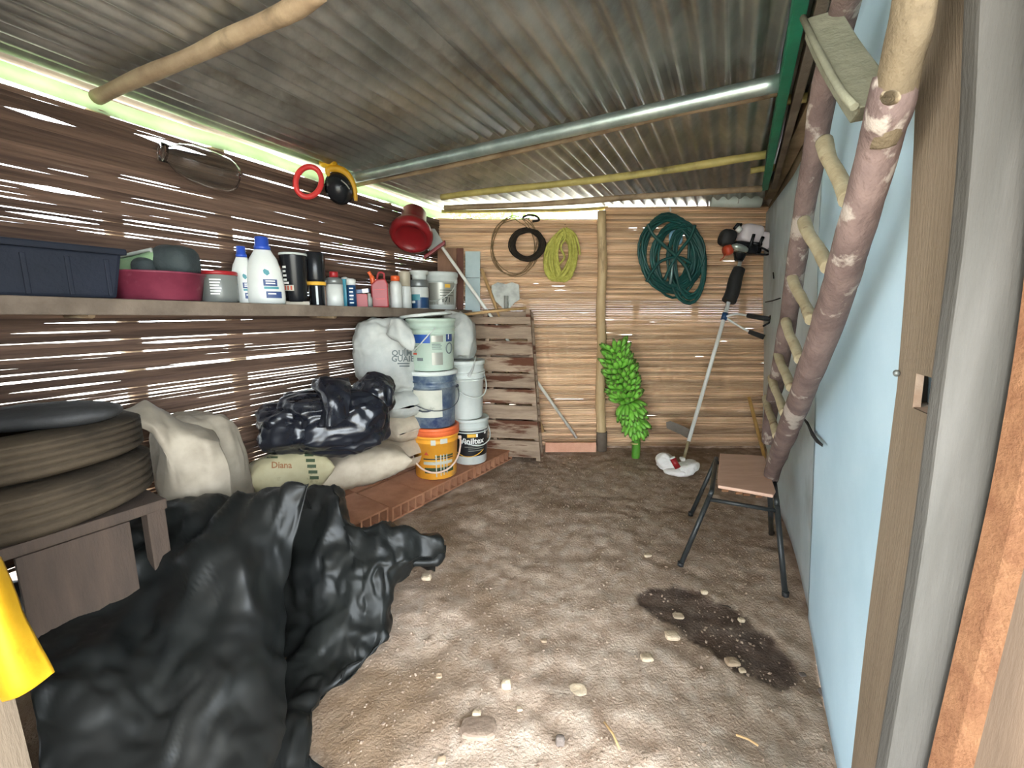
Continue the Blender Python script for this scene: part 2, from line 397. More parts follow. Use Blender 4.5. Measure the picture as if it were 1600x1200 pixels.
M('can_grey', srgb(120, 124, 122), None, rough=.35, metal=.4)
M('black_gloss', (.010, .011, .013), None, rough=.26, spec=.4)
M('black_rubber', (.016, .016, .017), (.026, .026, .026), 12, .65, bump=.2)
M('yellow_plastic', srgb(176, 132, 18), srgb(190, 146, 30), 9, .55, bump=.1, c3=srgb(160, 118, 22), s3=12, w3=(.6, .75), spec=.3)
M('hat_yellow', srgb(214, 164, 40), None, rough=.4, transl=.35)
M('grey_plastic', srgb(146, 150, 144), srgb(160, 164, 156), 6, .5)
M('white_stick', srgb(226, 224, 214), srgb(236, 234, 224), 20, .4)
M('board_brown', srgb(122, 88, 66), srgb(140, 104, 80), 6, .7, bump=.2, stretch=(3, 3, .5))
M('board_darkred', srgb(86, 50, 36), srgb(104, 62, 46), 6, .7, bump=.2)
M('board_blue', srgb(158, 176, 176), srgb(174, 190, 188), 6, .5)
M('stick_tan', srgb(176, 140, 92), srgb(196, 160, 112), 10, .6, stretch=(3, 3, .5))
M('shovel_steel', srgb(140, 142, 134), srgb(176, 176, 166), 9, .5, metal=.1, c3=srgb(84, 76, 64), s3=5, w3=(.5, .75))
M('stone_brown', srgb(128, 108, 93), srgb(150, 130, 113), 20, .9, bump=.4)
M('rope_yellow', srgb(172, 168, 74), srgb(200, 196, 100), 40, .7, bump=.6, bscale=160)
M('hose_green', srgb(20, 66, 62), srgb(30, 84, 78), 8, .42, spec=.5)
M('hose_tip', srgb(150, 176, 172), None, rough=.3, metal=.6)
M('wire_dark', srgb(30, 24, 17), srgb(48, 38, 27), 14, .7, metal=.3)
M('wire_rust', srgb(110, 88, 58), srgb(132, 108, 74), 14, .7)
M('bag_blue', srgb(120, 172, 204), srgb(150, 196, 220), 9, .4, bump=.4, bscale=30)
M('roll_white', srgb(196, 208, 200), srgb(214, 222, 214), 7, .6)
M('banana', srgb(104, 172, 52), srgb(140, 204, 84), 9, .42, rnd=.14, stretch=(4, 4, 1), spec=.45, lo=.3, hi=.7)
M('banana_tip', srgb(88, 116, 48), None, rough=.7)
M('banana_stalk', srgb(72, 132, 40), srgb(96, 156, 56), 6, .5, stretch=(2, 2, .6))
M('stalk_cut', srgb(196, 190, 130), srgb(176, 160, 100), 20, .7)
M('aluminium', srgb(226, 226, 220), None, rough=.4, metal=.05)
M('engine_white', srgb(214, 204, 206), None, rough=.4)
M('engine_silver', srgb(178, 190, 184), None, rough=.25, metal=.7)
M('engine_red', srgb(186, 70, 44), None, rough=.4)
M('blade_steel', srgb(126, 118, 108), srgb(146, 136, 124), 10, .5, metal=.5)
M('rag_white', srgb(226, 222, 216), srgb(238, 234, 230), 10, .7, bump=.3, bscale=40)
M('chair_black', (.018, .02, .021), (.03, .033, .034), 14, .42, c3=srgb(120, 116, 110), s3=30, w3=(.7, .74), spec=.5)
M('chair_seat', srgb(196, 158, 136), srgb(210, 174, 152), 6, .5, bump=.12, stretch=(1, 4, 1))
M('stick_yellow', srgb(168, 128, 68), srgb(188, 148, 88), 8, .6)
M('rubber_dusty', srgb(38, 33, 27), srgb(58, 50, 41), 6, .85, bump=.4, bscale=40, c3=srgb(80, 69, 55), s3=2.5, w3=(.5, .75), spec=.12)
M('stump_wood', srgb(54, 43, 35), srgb(68, 54, 44), 6, .8, bump=.35, stretch=(3, 3, .5))
M('frame_white', srgb(196, 196, 190), srgb(150, 144, 136), 30, .7)
M('foliage', srgb(70, 120, 50), srgb(120, 170, 80), 4, .6, transl=.3)

# floor: trodden earth, wet oil stain, paler and darker patches as attributes of the mesh
m = M('earth', srgb(142, 120, 102), srgb(188, 167, 149), 13, .92, bump=.75, bscale=105, detail=10, c3=srgb(130, 108, 90), s3=2.2, w3=(.5, .7), spec=.15)
nt = m.node_tree; b = nt.nodes['Principled BSDF']; src = b.inputs['Base Color'].links[0].from_socket
def attr_mix(src, attr, col):
    a = nt.nodes.new('ShaderNodeAttribute'); a.attribute_name = attr
    mx = nt.nodes.new('ShaderNodeMixRGB'); nt.links.new(a.outputs['Fac'], mx.inputs[0]); nt.links.new(src, mx.inputs[1]); mx.inputs[2].default_value = (*col, 1); return mx.outputs[0], a
src, _ = attr_mix(src, 'pale_patch', srgb(196, 182, 168))
src, _ = attr_mix(src, 'dark_patch', srgb(116, 94, 72))
src, aw = attr_mix(src, 'stain', srgb(58, 44, 40))
nt.links.new(src, b.inputs['Base Color'])
mr = nt.nodes.new('ShaderNodeMapRange'); mr.inputs['To Min'].default_value = .92; mr.inputs['To Max'].default_value = .6
nt.links.new(aw.outputs['Fac'], mr.inputs['Value']); nt.links.new(mr.outputs[0], b.inputs['Roughness'])

# ================================================================== STRUCTURE
# ---- floor
rng = np.random.default_rng(4)
xs = np.arange(-2.6, 2.9, .016); ys = np.arange(-.6, 4.6, .016)
X, Y = np.meshgrid(xs, ys); Pn = np.stack([X, Y, X*0], -1)
def floor_h(Pn): return (fbm(Pn*2.2, 3, 3)-.5)*.03+(fbm(Pn*14, 8, 4)-.5)*.022
Z = floor_h(Pn)
def stain_mask():
    c = [PZ(1060, 945, 0), PZ(1100, 962, 0), PZ(1150, 1000, 0), PZ(1190, 1030, 0)]
    r = [.145, .14, .12, .1]
    d = np.full(X.shape, 9.)
    for k in range(len(c)-1):
        a, bb = c[k], c[k+1]; abx, aby = bb.x-a.x, bb.y-a.y; t = np.clip(((X-a.x)*abx+(Y-a.y)*aby)/(abx*abx+aby*aby), 0, 1)
        d = np.minimum(d, np.hypot(X-a.x-abx*t, Y-a.y-aby*t)-(r[k]*(1-t)+r[k+1]*t))
    d = d+(fbm(Pn*9, 21, 4)-.5)*.12
    return np.clip(.5-d/.018, 0, 1)*(.78+.4*(fbm(Pn*30, 5, 3)-.5))
stain = stain_mask()
pale_patch = np.clip((fbm(Pn*3, 31, 4)-.48)*3, 0, 1)*np.clip((1.75-Y)/.9, 0, 1)*.4+np.clip((fbm(Pn*24, 33, 3)-.56)*6, 0, 1)*.35  # paler blotches fading away from the door, plus fine pale specks
dark_patch = np.clip((fbm(Pn*2.6, 51, 4)-.42)*4, 0, 1)*np.clip((-X+.2+.25*(Y-1.5))/.45, 0, 1)*.8+.5*np.clip((Y-3.1)/.5, 0, 1)*np.clip((fbm(Pn*5, 57, 3)-.4)*4, 0, 1)  # darker blotches towards the left and the back
Z = Z-.012*stain
fl = MB(); fl.grid(np.stack([X, Y, Z], -1)); fo = fl.build('floor', 'earth', recalc=False); fo['kind'] = 'structure'
for nm, arr in (('stain', stain), ('pale_patch', pale_patch), ('dark_patch', np.clip(dark_patch, 0, 1))):
    at = fo.data.attributes.new(nm, 'FLOAT', 'POINT'); at.data.foreach_set('value', arr.ravel().astype(np.float32))
def fz(x, y): return float(floor_h(np.array([[[x, y, 0.]]]))[0, 0])
g = MB(); g.box(60, 60, .1, T((0, 0, -.16))); gr = g.build('ground', 'earth_out'); gr['kind'] = 'structure'

# ---- left wall: split-bamboo slats with gaps that let the sky through, posts outside
wl = struct('wall_left')
rnd = random.Random(11)
def slat_mesh(o, d, n, s0, s1, lo, hi, seg, th, bulge, k):
    S = np.linspace(s0, s1, seg+1); a, bb = lo(S), hi(S); wob = (vn(np.stack([S*1.7, S*0+k*3.7, S*0], -1), 77)-.5)*.006
    base = np.array(o)[None]+S[:, None]*np.array(d)[None]; nn = np.array(n)[None]; zz = np.array([[0, 0, 1.]])
    mid = (a+bb)/2
    rows = [base+nn*(wob[:, None]-th)+zz*a[:, None], base+nn*wob[:, None]+zz*a[:, None]+0, base+nn*(wob+bulge)[:, None]+zz*mid[:, None], base+nn*wob[:, None]+zz*bb[:, None], base+nn*(wob[:, None]-th)+zz*bb[:, None]]
    A = np.stack(rows, 1); mb = MB(); mb.grid(A, smooth=False, closed_u=True)
    e = len(A)-1
    mb.f += [(0, 1, 2, 3, 4), tuple(e*5+q for q in (4, 3, 2, 1, 0))]; mb.sm += [False]*2; mb.mi += [0]*2
    return mb
LZ0, LZ1, LP = .30, 1.93, .0168
NLAT = int((LZ1-LZ0)/LP)
act = [rnd.random() for _ in range(NLAT+2)]
def bnd(S, k): return LZ0+k*LP+(vn(np.stack([S*.55, S*0+k*.9, S*0], -1), 5)-.5)*.012
big = {}
def big_at(z, s0, s1, h): big.setdefault(int(round((z-LZ0)/LP)), []).append((s0, s1, h))
for (x0, y0, x1, y1, h) in ((0, 172, 122, 186, .022), (205, 212, 330, 246, .02), (372, 284, 600, 326, .008), (0, 292, 160, 304, .016), (0, 330, 165, 346, .014), (20, 380, 175, 390, .012),
                            (180, 342, 420, 376, .009), (60, 262, 155, 275, .009), (205, 533, 340, 535, .012), (0, 610, 200, 596, .010), (50, 628, 205, 606, .009), (250, 575, 505, 545, .006), (170, 277, 300, 296, .006),
                            (380, 360, 690, 410, .006), (185, 320, 560, 372, .005), (0, 523, 190, 516, .008)):
    a, c = PL(x0, y0), PL(x1, y1); sa, sc = (a-CL).dot(DL), (c-CL).dot(DL); big_at((a.z+c.z)/2, sa, sc, h)
def gapf(S, k):
    g = np.full(S.shape, -.0016)
    if act[k] < (.8 if LZ0+k*LP < 1.2 else .55 if LZ0+k*LP < 1.72 else .2):
        q = vn(np.stack([S*1.5, S*0+k*5.3, S*0], -1), 9)*.7+vn(np.stack([S*6.5, S*0+k*2.3, S*0], -1), 19)*.3
        g = np.maximum(g, np.minimum((q-.44)*.034, .0065)*(.45+act[k])*np.clip(.25-(S+1.0)*.6, .28, 1.1))
    for s0, s1, h in big.get(k, []):
        m = np.clip((S-s0)/.1, 0, 1)*np.clip((s1-S)/.12, 0, 1); w = .75+.5*vn(np.stack([S*9, S*0+k, S*0], -1), 3)
        g = np.maximum(g, h*w*m-.0016)
    return g
S0, S1 = -3.75, .02
posts_px = (205, 372, 506, 620)
post_s = [(PL(x, 480)-CL).dot(DL) for x in posts_px]
for k in range(NLAT):
    lo = lambda S: bnd(S, k)+gapf(S, k)/2
    hi = lambda S: bnd(S, k+1)-gapf(S, k+1)/2
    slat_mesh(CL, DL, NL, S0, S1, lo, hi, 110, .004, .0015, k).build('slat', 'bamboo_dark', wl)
for i, s in enumerate(post_s+[-3.1, -3.7]):
    mb = MB(); p = LW(s, -.045); pts = [p+V((.004*math.sin(q*2+i), 0, -.05+2.0*q/8)) for q in range(9)]
    mb.tube(pts, [.034+.004*math.sin(q*1.7+i) for q in range(9)], 10); mb.build('post', 'pole_brown', wl)
for i, z in enumerate((.62, 1.83)):                               # rails tied to the outside
    mb = MB(); mb.tube([LW(S0, -.02, z), LW(-1.5, -.022, z+.01), LW(.0, -.02, z)], .012, 8); mb.build('rail', 'pole_brown', wl)
mb = MB(); mb.box(3.8, .05, .28, frame(LW((S0+S1)/2, -.02, .13), x=DL, z=(0, 0, 1))); mb.build('sill_board', 'board_brown', wl)
# translucent sheet added between wall top and roof for the eave gap's green glow
mb = MB(); A = np.array([[LW(s, -.005-.05*j, LZ1+.012+j*.075+.006*math.sin(s*7)) for s in np.linspace(S0, .25, 60)] for j in (0, .5, 1)]); mb.grid(A)
es = mb.build('trim_1', 'eave_glow_sheet', solid=.002); es['kind'] = 'structure'
# translucent corner in front of the back wall, upper left

# ---- back wall
wb = struct('wall_back')
BP = .0185; XM = (940-800)/F/1.014*YB
def wtop(x): return 1.925+.105*min(1, max(0, (x+.1)/.75))
nb = int(2.02/BP)
for side, (x0, x1) in enumerate(((-.66, XM), (XM, 2.42))):
    for k in range(nb):
        z = .02+k*BP
        if z > (wtop(.0) if side == 0 else 2.02): continue
        def lo(S, k=k, z=z): return z+(vn(np.stack([S*1.2, S*0+k*.9+side*40, S*0], -1), 25)-.5)*.01+.0006+np.maximum(0, (vn(np.stack([S*5, S*0+k*7.7, S*0], -1), 31)-.93)*.05)
        def hi(S, k=k, z=z): return z+BP+(vn(np.stack([S*1.2, S*0+(k+1)*.9+side*40, S*0], -1), 25)-.5)*.01+.0004
        slat_mesh((0, YB, 0), (1, 0, 0), (0, -1, 0), x0, x1, lo, hi, 46, .006, .0065, k+side*100).build('slat', 'bamboo_pale', wb)
for x in (-.35, .12, 1.05, 1.55, 1.95):                            # cross strips behind
    mb = MB(); mb.box(.05, .012, 1.9, T((x, YB+.014, 1.0))); mb.build('batten', 'bamboo_dark', wb)
pa, pb_ = P(941, 330, YB-.05), P(938, 704, YB-.05)
mb = MB(); pts = [pb_.lerp(pa, q/20)+V((.006*math.sin(q*.9), 0, 0)) for q in range(21)]
rr = [.042-.006*q/20+(.004 if q in (4, 8, 12, 16) else 0) for q in range(21)]
mb.tube(pts, rr, 14); tag(mb.build('bamboo_post', 'bamboo_pole', wb), 'pale bamboo post in the middle of the back wall')
mb = MB(); p = P(940, 690, YB-.055); mb.tube([p+V((0, 0, -.1)), p+V((0, 0, .09))], .047, 14); tag(mb.build('post_foot', 'wood_grey', wb), 'grey rotten foot of the bamboo post')

mb = MB(); mb.box(.5, .03, .16, T((2.22, YB+.03, 2.0))); mb.build('added_corner_board', 'beam_dark', wb)  # board added to block a light leak in the corner
# ---- right wall: painted sheets, dark boards above
wr = struct('wall_right')
def rw(y, z, off=0): return CR+DR*((y-3.72)/DR.y)+_upR*(z/_upR.z)+NR*off
def panel(y0, y1, z0, z1, off, name, mat, bul, seed, ny=40, nz=30, z1b=None):
    A = []
    for j in range(nz+1):
        row = []
        for i in range(ny+1):
            y = y0+(y1-y0)*i/ny; zt = z1+(0 if z1b is None else (z1b-z1)*i/ny); z = z0+(zt-z0)*j/nz
            w = bul*(vn(np.array([[y*1.6, z*1.3, seed]]), seed)[0]-.5)+bul*.6*math.sin(y*4+seed)*max(0, 1-z/.9)
            row.append(rw(y, z, off+w))
        A.append(row)
    mb = MB(); mb.grid(np.array(A)); return mb.build(name, mat, wr, solid=.006)
ypj = PR(1290, 640).y
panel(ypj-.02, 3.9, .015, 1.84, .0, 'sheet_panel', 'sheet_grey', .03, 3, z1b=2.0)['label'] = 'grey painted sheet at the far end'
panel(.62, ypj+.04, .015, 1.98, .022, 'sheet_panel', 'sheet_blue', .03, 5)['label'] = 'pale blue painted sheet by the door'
for i, (z, off) in enumerate(((1.84, -.06), (1.96, -.03))):
    mb = MB(); a, b_ = rw(.5, z, off), rw(4.0, z+.02, off); mb.box((b_-a).length, .035, .12, frame((a+b_)/2, x=(b_-a), y=NR)); mb.build('wall_board', 'beam_dark', wr, bevel=.004)
# dark tear in the far sheet and a thin scratch further back
tp = [PR(x, y, .035) for x, y in ((1254, 652), (1262, 662), (1268, 676), (1276, 688), (1285, 696))]
mb = MB(); A = []
for i, p in enumerate(tp):
    w = (.002, .007, .01, .008, .004)[i]; A.append([p-_upR*w, p+_upR*w])
mb.grid(np.array(A)); mb.build('tear', 'tear_dark', wr, solid=.003)
for pts in (((1196, 472), (1207, 470), (1219, 466)), ((1208, 426), (1209, 435))):
    mb = MB(); mb.tube([PR(x, y, .018) for x, y in pts], .004, 6); mb.build('crack', 'tear_dark', wr)
mb = MB(); mb.box(.3, 4.6, .4, frame(rw(2.0, -.10, -.165), x=NR, y=DR)); mb.build('added_footing', 'earth', wr)  # earth strip raised to stop light leaking in under the sheets
mb = MB(); mb.box(4.4, .3, .3, T((.9, YB+.165, -.08))); mb.build('added_footing', 'earth', wb)  # earth strip added to close off a bright line under the slats

# ---- front wall to the left of the doorway
wf = struct('wall_front')
for k in range(10):
    mb = MB(); mb.box(.118, .03, 2.0, T((-1.02-.12*k, .50-.012*k, 1.0))); mb.build('plank', 'beam_dark', wf, bevel=.003)

# ---- roof
ce = struct('ceiling')
PITCHC, AMP = .076, .014
nper = 8
def roof_end(w): return .32+w*.40
def roof_sheet(w0, w1, a, b, dz):
    m = int(round((w1-w0)/PITCHC*nper)); ww = np.linspace(w0, w1, m+1); A = []
    for q in np.linspace(0, 1, 12):
        row = []
        for w in ww:
            s1 = b if b is not None else roof_end(w); s = a+(s1-a)*q
            z = ROOF+.02+AMP*math.sin(2*math.pi*w/PITCHC)+dz+.006*math.sin(s*1.3+w*.9)
            row.append(CL+DL*s+NL*w+V((0, 0, z)))
        A.append(row)
    mb = MB(); mb.grid(np.array(A)); mb.build('roof_sheet', 'zinc', ce, solid=.0012, recalc=False)
W_ = 10*PITCHC
for i in range(4):
    w0 = -.22+W_*i; w1 = w0+W_+.0
    roof_sheet(w0, w1+.05, -7.6, -1.05, .0+(i % 2)*.0016)  # front end runs on unseen past the doorway, added to cut steep sky light
    roof_sheet(w0, w1+.05, -1.35, None, .003+(i % 2)*.0016)
def pole(pts, r, name, mat, label=None, n=14, wob=.004, seed=0):
    pp = smooth_path(pts, 10); m = len(pp)
    pp = [p+V((0, wob*math.sin(i*.7+seed), wob*math.sin(i*.45+seed*2))) for i, p in enumerate(pp)]
    rs = [r*(1+.06*math.sin(i*1.1+seed)) if wob else r for i in range(m)]
    mb = MB(); mb.tube(pp, rs, n); o = mb.build(name, mat, ce)
    if label: o['label'] = label
zp = ROOF-.035
pole([PZ(548, 279, zp-.0), PZ(880, 205, zp), PZ(1219, 129, zp)], .029, 'steel_pipe', 'steel_pipe', 'galvanised steel pipe across the roof', wob=0, n=20)
pole([PZ(555, 290, zp+.005), PZ(880, 220, zp+.005), PZ(1219, 142, zp+.005)], .012, 'purlin', 'pole_brown', 'thin brown pole beside the steel pipe', seed=1)
pole([PZ(150, 150, zp), PZ(330, 75, zp), PZ(500, -12, zp)], .024, 'purlin', 'pole_brown', 'brown wooden pole nearest the door', seed=2)
pole([PZ(690, 308, zp), PZ(950, 278, zp), PZ(1196, 243, zp)], .021, 'purlin', 'pole_yellow', 'yellowish bamboo purlin near the back wall', seed=3)
def along(Y0, Y1, px): return None
pole([PZ(695, 326, zp-.02), PZ(940, 312, zp-.035), PZ(1190, 294, zp-.03)], .02, 'purlin', 'pole_brown', 'brown pole just above the back wall', seed=4)
pole([P(690, 330, YB+.03), P(820, 330, YB+.03), P(950, 325, YB+.03)], .014, 'purlin', 'pole_yellow', 'thin yellow pole at the top of the back wall', seed=5)
a, b_ = PZ(1262, -60, zp), PZ(1196, 288, zp)
mb = MB(); mb.box((b_-a).length, .035, .075, frame((a+b_)/2, x=(b_-a), z=(0, 0, 1))); tag(mb.build('green_beam', 'green_paint', ce, bevel=.004), 'green painted beam along the right edge of the roof')
a2, b2 = a+V((.045, -.02, 0)), b_+V((.045, -.02, -.0))
mb = MB(); mb.box((b2-a2).length, .03, .07, frame((a2+b2)/2, x=(b2-a2), z=(0, 0, 1))); mb.build('beam', 'wood_grey', ce, bevel=.004)
a3, b3 = a+V((.14, -.07, .01)), b_+V((.2, .3, .01))
mb = MB(); mb.box((b3-a3).length, .06, .06, frame((a3+b3)/2, x=(b3-a3), z=(0, 0, 1))); mb.build('beam', 'beam_dark', ce, bevel=.004)
for i, (x, y) in enumerate(((1275, 150), (1218, 262))):
    pole([PZ(x-45, y+4, zp+.02), PZ(x+30, y-2, zp+.02)], .018, 'purlin_end', 'pole_yellow', None, seed=8+i)

# ---- door posts
tr = struct('trim_2')
def post_sec(rows, name, mat, par):
    """rows: list of (corner points of one horizontal section), bottom to top"""
    A = np.array([[tuple(p) for p in r] for r in rows]); A = crm(A, 6); n = A.shape[1]; mb = MB(); mb.grid(A, smooth=False, closed_u=True)
    e = len(A)-1; mb.f += [tuple(range(n))[::-1], tuple(e*n+q for q in range(n))]; mb.sm += [False]*2; mb.mi += [0, 0]
    return mb.build(name, mat, par, bevel=.004 if name in ('face_board', 'outer_board') else 0)
def zat(px, py, Y): return P(px, py, Y)
prof = [(0, 1435, 1530), (300, 1425, 1515), (600, 1402, 1474), (800, 1377, 1448), (1000, 1352, 1418), (1200, 1330, 1384)]
Yn, Yf = .60, .735
near, far = [], []
for y, xf, xn in prof: far.append(P(xf, y, Yf)); near.append(P(xn, y, Yn))
def at_z(pts, z):
    pts = sorted(pts, key=lambda p: p.z)
    if z <= pts[0].z: a, b = pts[0], pts[1]
    elif z >= pts[-1].z: a, b = pts[-2], pts[-1]
    else:
        i = max(i for i in range(len(pts)-1) if pts[i].z <= z); a, b = pts[i], pts[i+1]
    t = (z-a.z)/(b.z-a.z); return a+(b-a)*max(-1.2, min(1.6, t))
rows = []
mz0, mz1 = P(1450, 650, Yn+.02).z, P(1450, 592, Yn+.02).z      # bolt hole
def sec(z, notch=False):
    n, f = at_z(near, z), at_z(far, z)
    n.z = f.z = z
    r = n+V((.2, -.03, 0)); q = f+V((.2, 0, 0))
    return [n, r, q, f]
zs = [-.05, .15, .35, .6, .85, mz0]
post_sec([sec(z) for z in zs], 'post_part', 'post_wood', tr)
post_sec([sec(z) for z in (mz1, 1.25, 1.45, 1.7, 1.9, 2.05)], 'post_part', 'post_wood', tr)
DDN = V((.0105, -.0015, 0))
def sec_notch(z):
    n, r, q, f = sec(z); a = n+(f-n)*.56
    return [a, a+DDN, f+DDN, f]
post_sec([sec_notch(z) for z in (mz0-.001, (mz0+mz1)/2, mz1+.001)], 'post_part', 'post_wood', tr)
def sec_cheek(z):
    n, r, q, f = sec(z); e = f-n; a = n+e*.548
    return [a, a+DDN*1.03, a+DDN*1.03+e*.011, a+e*.011]
A_ = np.array([[tuple(p) for p in sec_cheek(z)] for z in (mz0, mz1)]); mb = MB(); mb.grid(A_, smooth=False, closed_u=True); mb.build('mortise_cheek', 'mortise', tr)
def sec_notch2(z):
    n, r, q, f = sec(z); e = f-n; a = n+e*.85+DDN
    return [a, r+e*.85, r+e, f+DDN]
post_sec([sec_notch2(z) for z in (mz0-.001, (mz0+mz1)/2, mz1+.001)], 'mortise_back', 'hole_shade', tr)  # shade deep in the recess, painted as a dark block
n_, r_, q_, f_ = sec(mz0+.0015); mb = MB(); mb.add([n_, n_+V((.06, -.008, 0)), f_+V((.06, 0, 0)), f_], [(0, 1, 2, 3)]); mb.build('mortise_ledge', 'mortise', tr, recalc=False)

# wide grey face board and the outer board with its raw sawn edge
fb = struct('trim_3')
def slab(edges, Y0, Y1, wid, name, mat, par, z0=-.05, z1=2.05):
    pts = [P(x, y, Y0) for y, x in edges]; rows = []
    for z in np.linspace(z0, z1, 9):
        n = at_z(pts, z); n.z = z; rows.append([n, n+V((wid, -.02, 0)), n+V((wid, -.02+Y1-Y0, 0)), n+V((0, Y1-Y0, 0))])
    return post_sec(rows, name, mat, par)
slab([(0, 1532), (300, 1517), (600, 1476), (800, 1450), (1000, 1420), (1200, 1386)], .575, .596, .24, 'face_board', 'post_wood_grey', fb, z0=-.05, z1=mz0-.004)
slab([(0, 1532), (300, 1517), (600, 1476), (800, 1450), (1000, 1420), (1200, 1386)], .575, .596, .24, 'face_board', 'post_wood_grey', fb, z0=mz0-.02, z1=2.05)
ob = struct('trim_4')
e4 = [(0, 1668), (400, 1650), (600, 1622), (720, 1600), (900, 1560), (1050, 1524), (1200, 1488)]
slab(e4, .535, .56, .26, 'outer_board', 'outer_wood', ob)
slab([(y, x-1) for y, x in e4], .533, .563, .006, 'sawn_edge', 'cut_wood', ob)
mb = MB(); p = P(1402, 583, .73); mb.lathe([(.004, 0), (.006, .002), (.003, .006)], align(p, p+V((-1, -.3, 0))), 10); mb.build('nail_head', 'can_grey', tr)
# left door post
lp = struct('trim_5')
lpe = [P(x, y, .74) for y, x in ((1000, 0), (1100, 26), (1200, 50))]; rows = []
for z in np.linspace(-.05, 2.05, 9):
    n = at_z(lpe, z); n.z = z; rows.append([n, n+V((-.16, 0, 0)), n+V((-.16, -.12, 0)), n+V((-.01, -.12, 0))])
post_sec(rows, 'post_part', 'post_wood', lp)
mb = MB(); mb.box(2.4, .1, .1, T((-.1, .66, 2.08-.04))); lt = mb.build('trim_6', 'beam_dark', bevel=.005); lt['kind'] = 'structure'; lt.location.z += .0
# ================================================================== SHELF ON THE LEFT WALL
OFF = .30
sa_, sb_ = PL(-60, 458, OFF), PL(738, 484.5, OFF)
S_A, S_B = (sa_-CL).dot(DL), (sb_-CL).dot(DL)
def shelf_z(s): return sa_.z+(sb_.z-sa_.z)*(s-S_A)/(S_B-S_A)
sh = thing('wall_shelf', 'long weathered plank shelf along the slatted wall holding bottles and tubs', 'shelf', LW((S_A+S_B)/2, .16, shelf_z((S_A+S_B)/2)-.06))
mb = MB(); A, B = LW(S_A-.5, .155, shelf_z(S_A-.5)-.029), LW(S_B, .155, shelf_z(S_B)-.029)
mb.box((B-A).length, .29, .056, frame((A+B)/2, x=(B-A), y=NL)); mb.build('plank', 'wood_grey', sh, bevel=.005)
for s in (-2.35, -1.3, -.35):
    z = shelf_z(s)-.058
    mb = MB(); mb.tube([LW(s, .002, z-.001), LW(s, .2, z-.001)], .010, 8); mb.build('bracket', 'pole_brown', sh)
def on_shelf(px, off=.15):
    """point on the shelf seen at pixel column px, and metres per pixel there"""
    z = 1.22
    for _ in range(3):
        p = PL(px, 470, off); s = (p-CL).dot(DL); z = shelf_z(s)
    p = CL+DL*s+NL*off; p.z = z; return p, mpp(p)
SHG = 'things on the wall shelf'
# dark crate
p0, _ = on_shelf(20, .15); p1, k1 = on_shelf(176, .15)
h = k1*66
c = (p0+p1)/2; Lc = (p1-p0).length+.34; c2 = p1-DL*(Lc/2); m0 = frame(c2+V((0, 0, .001)), x=-DL, y=NL)
cr = thing('storage_crate', 'long dark blue-black plastic crate at the left end of the shelf', 'crate', c2)
mb = MB(); w2 = .115
prof = [(-Lc/2+.03, .0), (Lc/2-.02, 0), (Lc/2, h), (-Lc/2, h)]
mb.prism(prof, .23, m0); mb.build('body', 'crate_dark', cr, bevel=.012)
mb = MB(); mb.box(Lc+.02, .255, .022, m0, c=(0, 0, h+.004)); mb.build('rim', 'crate_dark', cr, bevel=.006)
for q in np.linspace(-.42, .42, 6):
    mb = MB(); mb.box(.014, .012, h*.8, m0, c=(q*Lc, -.0, h*.45)); 
    mb = MB(); mb.box(.014, .012, h*.8, m0, c=(q*Lc, .112, h*.45)); mb.build('rib', 'crate_dark', cr, bevel=.003)
# maroon tub with things in it
p, k = on_shelf(249, .15); R = k*64; hh = k*42
tub = thing('plastic_tub', 'dirty maroon plastic tub on the shelf next to the dark crate', 'tub', p)
mt = T(p)
mb = MB(); mb.lathe([(R*.82, 0), (R*.86, .004), (R*.96, hh*.92), (R*1.0, hh*.93), (R*1.0, hh), (R*.95, hh), (R*.92, hh*.9), (R*.8, .012)], mt, 40); mb.build('body', 'tub_maroon', tub)
q = p+V((-.02, 0, hh)); d1 = V((1, 0, 0))
gb = thing('green_basin', 'dull green broken plastic tray sticking out of the maroon tub', 'tray', p+V((-.02, .0, .02)))
A = cloth([[P(175, 403, p.y-.02), P(205, 398, p.y-.01), P(240, 388, p.y), P(262, 383, p.y+.03)],
           [P(178, 412, p.y-.05), P(205, 408, p.y-.05), P(236, 397, p.y-.04), P(258, 392, p.y-.01)],
           [P(186, 424, p.y-.06), P(208, 424, p.y-.06), P(228, 423, p.y-.06), P(246, 424, p.y-.04)]], 5, .002)
mb = MB(); mb.grid(A); mb.build('tray_body', 'green_dull', gb, solid=.005)
mb = MB(); mb.tube([P(176, 404, p.y-.03), P(236, 390, p.y-.03), P(252, 424, p.y-.03)], .008, 8); mb.build('tray_rim', 'grey_plastic', gb)
dk = thing('cloth_bundle', 'dark grey rolled cloth in the right half of the maroon tub', 'cloth', P(278, 415, p.y))
mb = MB(); mb.grid(sblob(k*30, k*28, k*26, T(P(275, 410, p.y+.02)), 18, 28, amp=.008, freq=20, ramp=.012, rfreq=16, seed=4), closed_u=True); mb.build('bundle', 'dark_cloth', dk)
mb = MB(); mb.grid(sblob(k*16, k*20, k*14, T(P(232, 418, p.y-.03)), 14, 20, amp=.006, freq=22, ramp=.01, seed=5), closed_u=True); mb.build('bundle_end', 'dark_cloth', dk)
